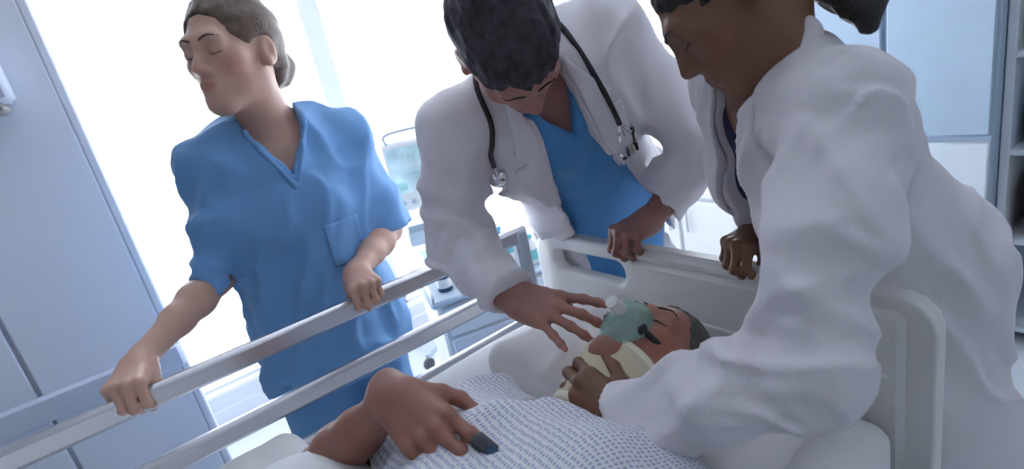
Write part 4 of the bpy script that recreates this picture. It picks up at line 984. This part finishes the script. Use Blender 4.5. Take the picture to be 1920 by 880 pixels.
def bottle(p, r, h, m, capm, label, g=None):
    b = empty('bottle', tuple(p), label=label, cat='bottle', group=g)
    MB().lathe((0, 0, 0), [(r * .9, 0), (r, .004), (r, h * .62), (r * .85, h * .72), (r * .42, h * .80), (r * .42, h * .88)], n=20).build('body', m, b)
    MB().lathe((0, 0, h * .86), [(r * .5, 0), (r * .52, .002), (r * .52, h * .13), (r * .4, h * .14)], n=16).build('cap', capm, b)
    MB().lathe((0, 0, h * .16), [(r * 1.015, 0), (r * 1.02, .001), (r * 1.02, h * .34), (r * 1.015, h * .345)], n=20).build('sticker', 'plastic_white' if m != 'plastic_white' else 'teal', b)
bottle(onT(.20, .13), .026, .15, 'bottle_glass', 'plastic_white', 'clear glass bottle with white cap on the supply trolley')
bottle(onT(.13, .15), .022, .12, 'plastic_white', 'teal', 'white plastic bottle with teal cap on the supply trolley')
bottle(onT(.06, .12), .024, .13, 'teal', 'plastic_white', 'teal bottle with white cap on the supply trolley')
bottle(onT(-.22, .12), .028, .10, 'dark_blue', 'rubber_black', 'dark navy bottle with black cap on the supply trolley')
ty = empty('kidney_tray', tuple(onT(-.06, .08)), label='shiny steel tray lying on the supply trolley', cat='tray')
MB().box((0, 0, .004), (.20, .13, .008), TA, b=.003).build('base', 'chrome', ty)
for q, dd in (((.1, 0), (.006, .13)), ((-.1, 0), (.006, .13)), ((0, .065), (.2, .006)), ((0, -.065), (.2, .006))): MB().box(TA @ V(q[0], q[1], .016), (dd[0], dd[1], .03), TA, b=.002).build('side', 'chrome', ty)
def carton(p, d, m, label, A=TA, lidm=None, g=None, nm='box', cat_='box'):
    b = empty(nm, tuple(p), label=label, cat=cat_, group=g); MB().box((0, 0, d[2] * .45), (d[0], d[1], d[2] * .9), A, b=.004).build('body', m, b); MB().box((0, 0, d[2] * .93), (d[0] + .006, d[1] + .006, d[2] * .14), A, b=.003).build('lid', lidm or m, b)
    MB().box(A @ V(0, d[1] / 2 + .0008, d[2] * .45), (d[0] * .6, .0016, d[2] * .4), A, b=.0005).build('sticker', 'plastic_white' if m != 'plastic_white' else 'blue_box', b); return b
carton(onT(-.17, -.10), (.15, .12, .09), 'plastic_white', 'white glove carton at the back of the supply trolley', lidm='mint')
carton(onT(.02, -.11), (.14, .10, .12), 'blue_box', 'blue carton at the back of the supply trolley')

# ================================================================== cabinets along the back wall
I3 = np.eye(3)
lc = empty('low_cabinet', (-1.72, YB - .27, 0), label='white low cabinet under the back window', cat='cabinet')
MB().box((0, 0, .27), (.98, .46, .50), b=.008).build('body', 'cabinet_pale', lc); MB().box((0, -.01, .535), (1.02, .50, .03), b=.006).build('worktop', 'plastic_white', lc)
for x in (-.245, .245):
    dr = MB().box((x, -.236, .29), (.47, .018, .42), b=.006).build('door', 'plastic_white', lc); MB().tube([(x - np.sign(x) * .19, -.262, .33), (x - np.sign(x) * .19, -.262, .45)], .006, 8).build('handle', 'steel', dr)
MB().box((0, .01, .03), (.94, .40, .06), b=.003).build('plinth', 'panel_trim', lc)
carton((-1.55, YB - .30, .55), (.26, .22, .20), 'plastic_white', 'large white carton on the low cabinet under the back window', I3, 'cabinet_pale')
carton((-1.92, YB - .32, .55), (.16, .14, .10), 'blue_box', 'small blue carton on the low cabinet under the back window', I3)
# tall pale blue cabinet and open shelf at the right
tcb = empty('tall_cabinet', (-.78, YB - .25, 0), label='tall pale blue grey cabinet with two doors against the back wall', cat='cabinet')
MB().box((0, 0, 1.02), (.62, .46, 2.04), b=.008).build('body', 'cabinet_blue', tcb)
for x in (-.155, .155):
    for z0, z1 in ((.10, .78), (.80, 2.02)):
        dr = MB().box((x, -.238, (z0 + z1) / 2), (.296, .02, z1 - z0), b=.006).build('door', 'cabinet_pale' if z0 < .5 else 'cabinet_blue', tcb); MB().tube([(x - np.sign(x) * .11, -.264, (z0 + z1) / 2 - .07), (x - np.sign(x) * .11, -.264, (z0 + z1) / 2 + .07)], .006, 8).build('handle', 'steel', dr)
sh = empty('shelf_unit', (-.125, YB - .22, 0), label='open white shelf unit beside the tall blue cabinet', cat='shelf')
for x in (-.33, .33): MB().box((x, 0, 1.0), (.025, .40, 2.0), b=.003).build('side_panel', 'cabinet_pale', sh)
MB().box((0, .19, 1.0), (.64, .015, 2.0), b=.003).build('back_panel', 'cabinet_blue', sh)
for z in (.06, .40, .72, 1.04, 1.36, 1.70, 1.99): MB().box((0, 0, z), (.64, .38, .022), b=.003).build('shelf', 'cabinet_pale', sh)
items = [(-.20, .40, .20, .24, .20, 'amber', 'amber brown carton on the shelf unit, below waist height'), (.08, .40, .22, .24, .14, 'cabinet_pale', 'pale carton beside the amber brown one on the shelf unit'),
         (-.18, .72, .24, .22, .18, 'blue_box', 'blue carton on the middle shelf of the shelf unit'), (.12, .72, .18, .22, .22, 'plastic_white', 'white carton beside the blue one on the middle shelf'),
         (-.16, 1.04, .26, .24, .22, 'beige', 'large beige carton on the upper shelf of the shelf unit'), (.14, 1.04, .20, .2, .16, 'plastic_white', 'white carton beside the large beige one on the shelf unit'),
         (-.05, 1.36, .34, .24, .20, 'collar_edge', 'wide cream carton on the high shelf of the shelf unit')]
for x, z, a, b, c, m, lb in items: carton((-.10 + x, YB - .25, z + .011), (a, b, c), m, lb, I3)
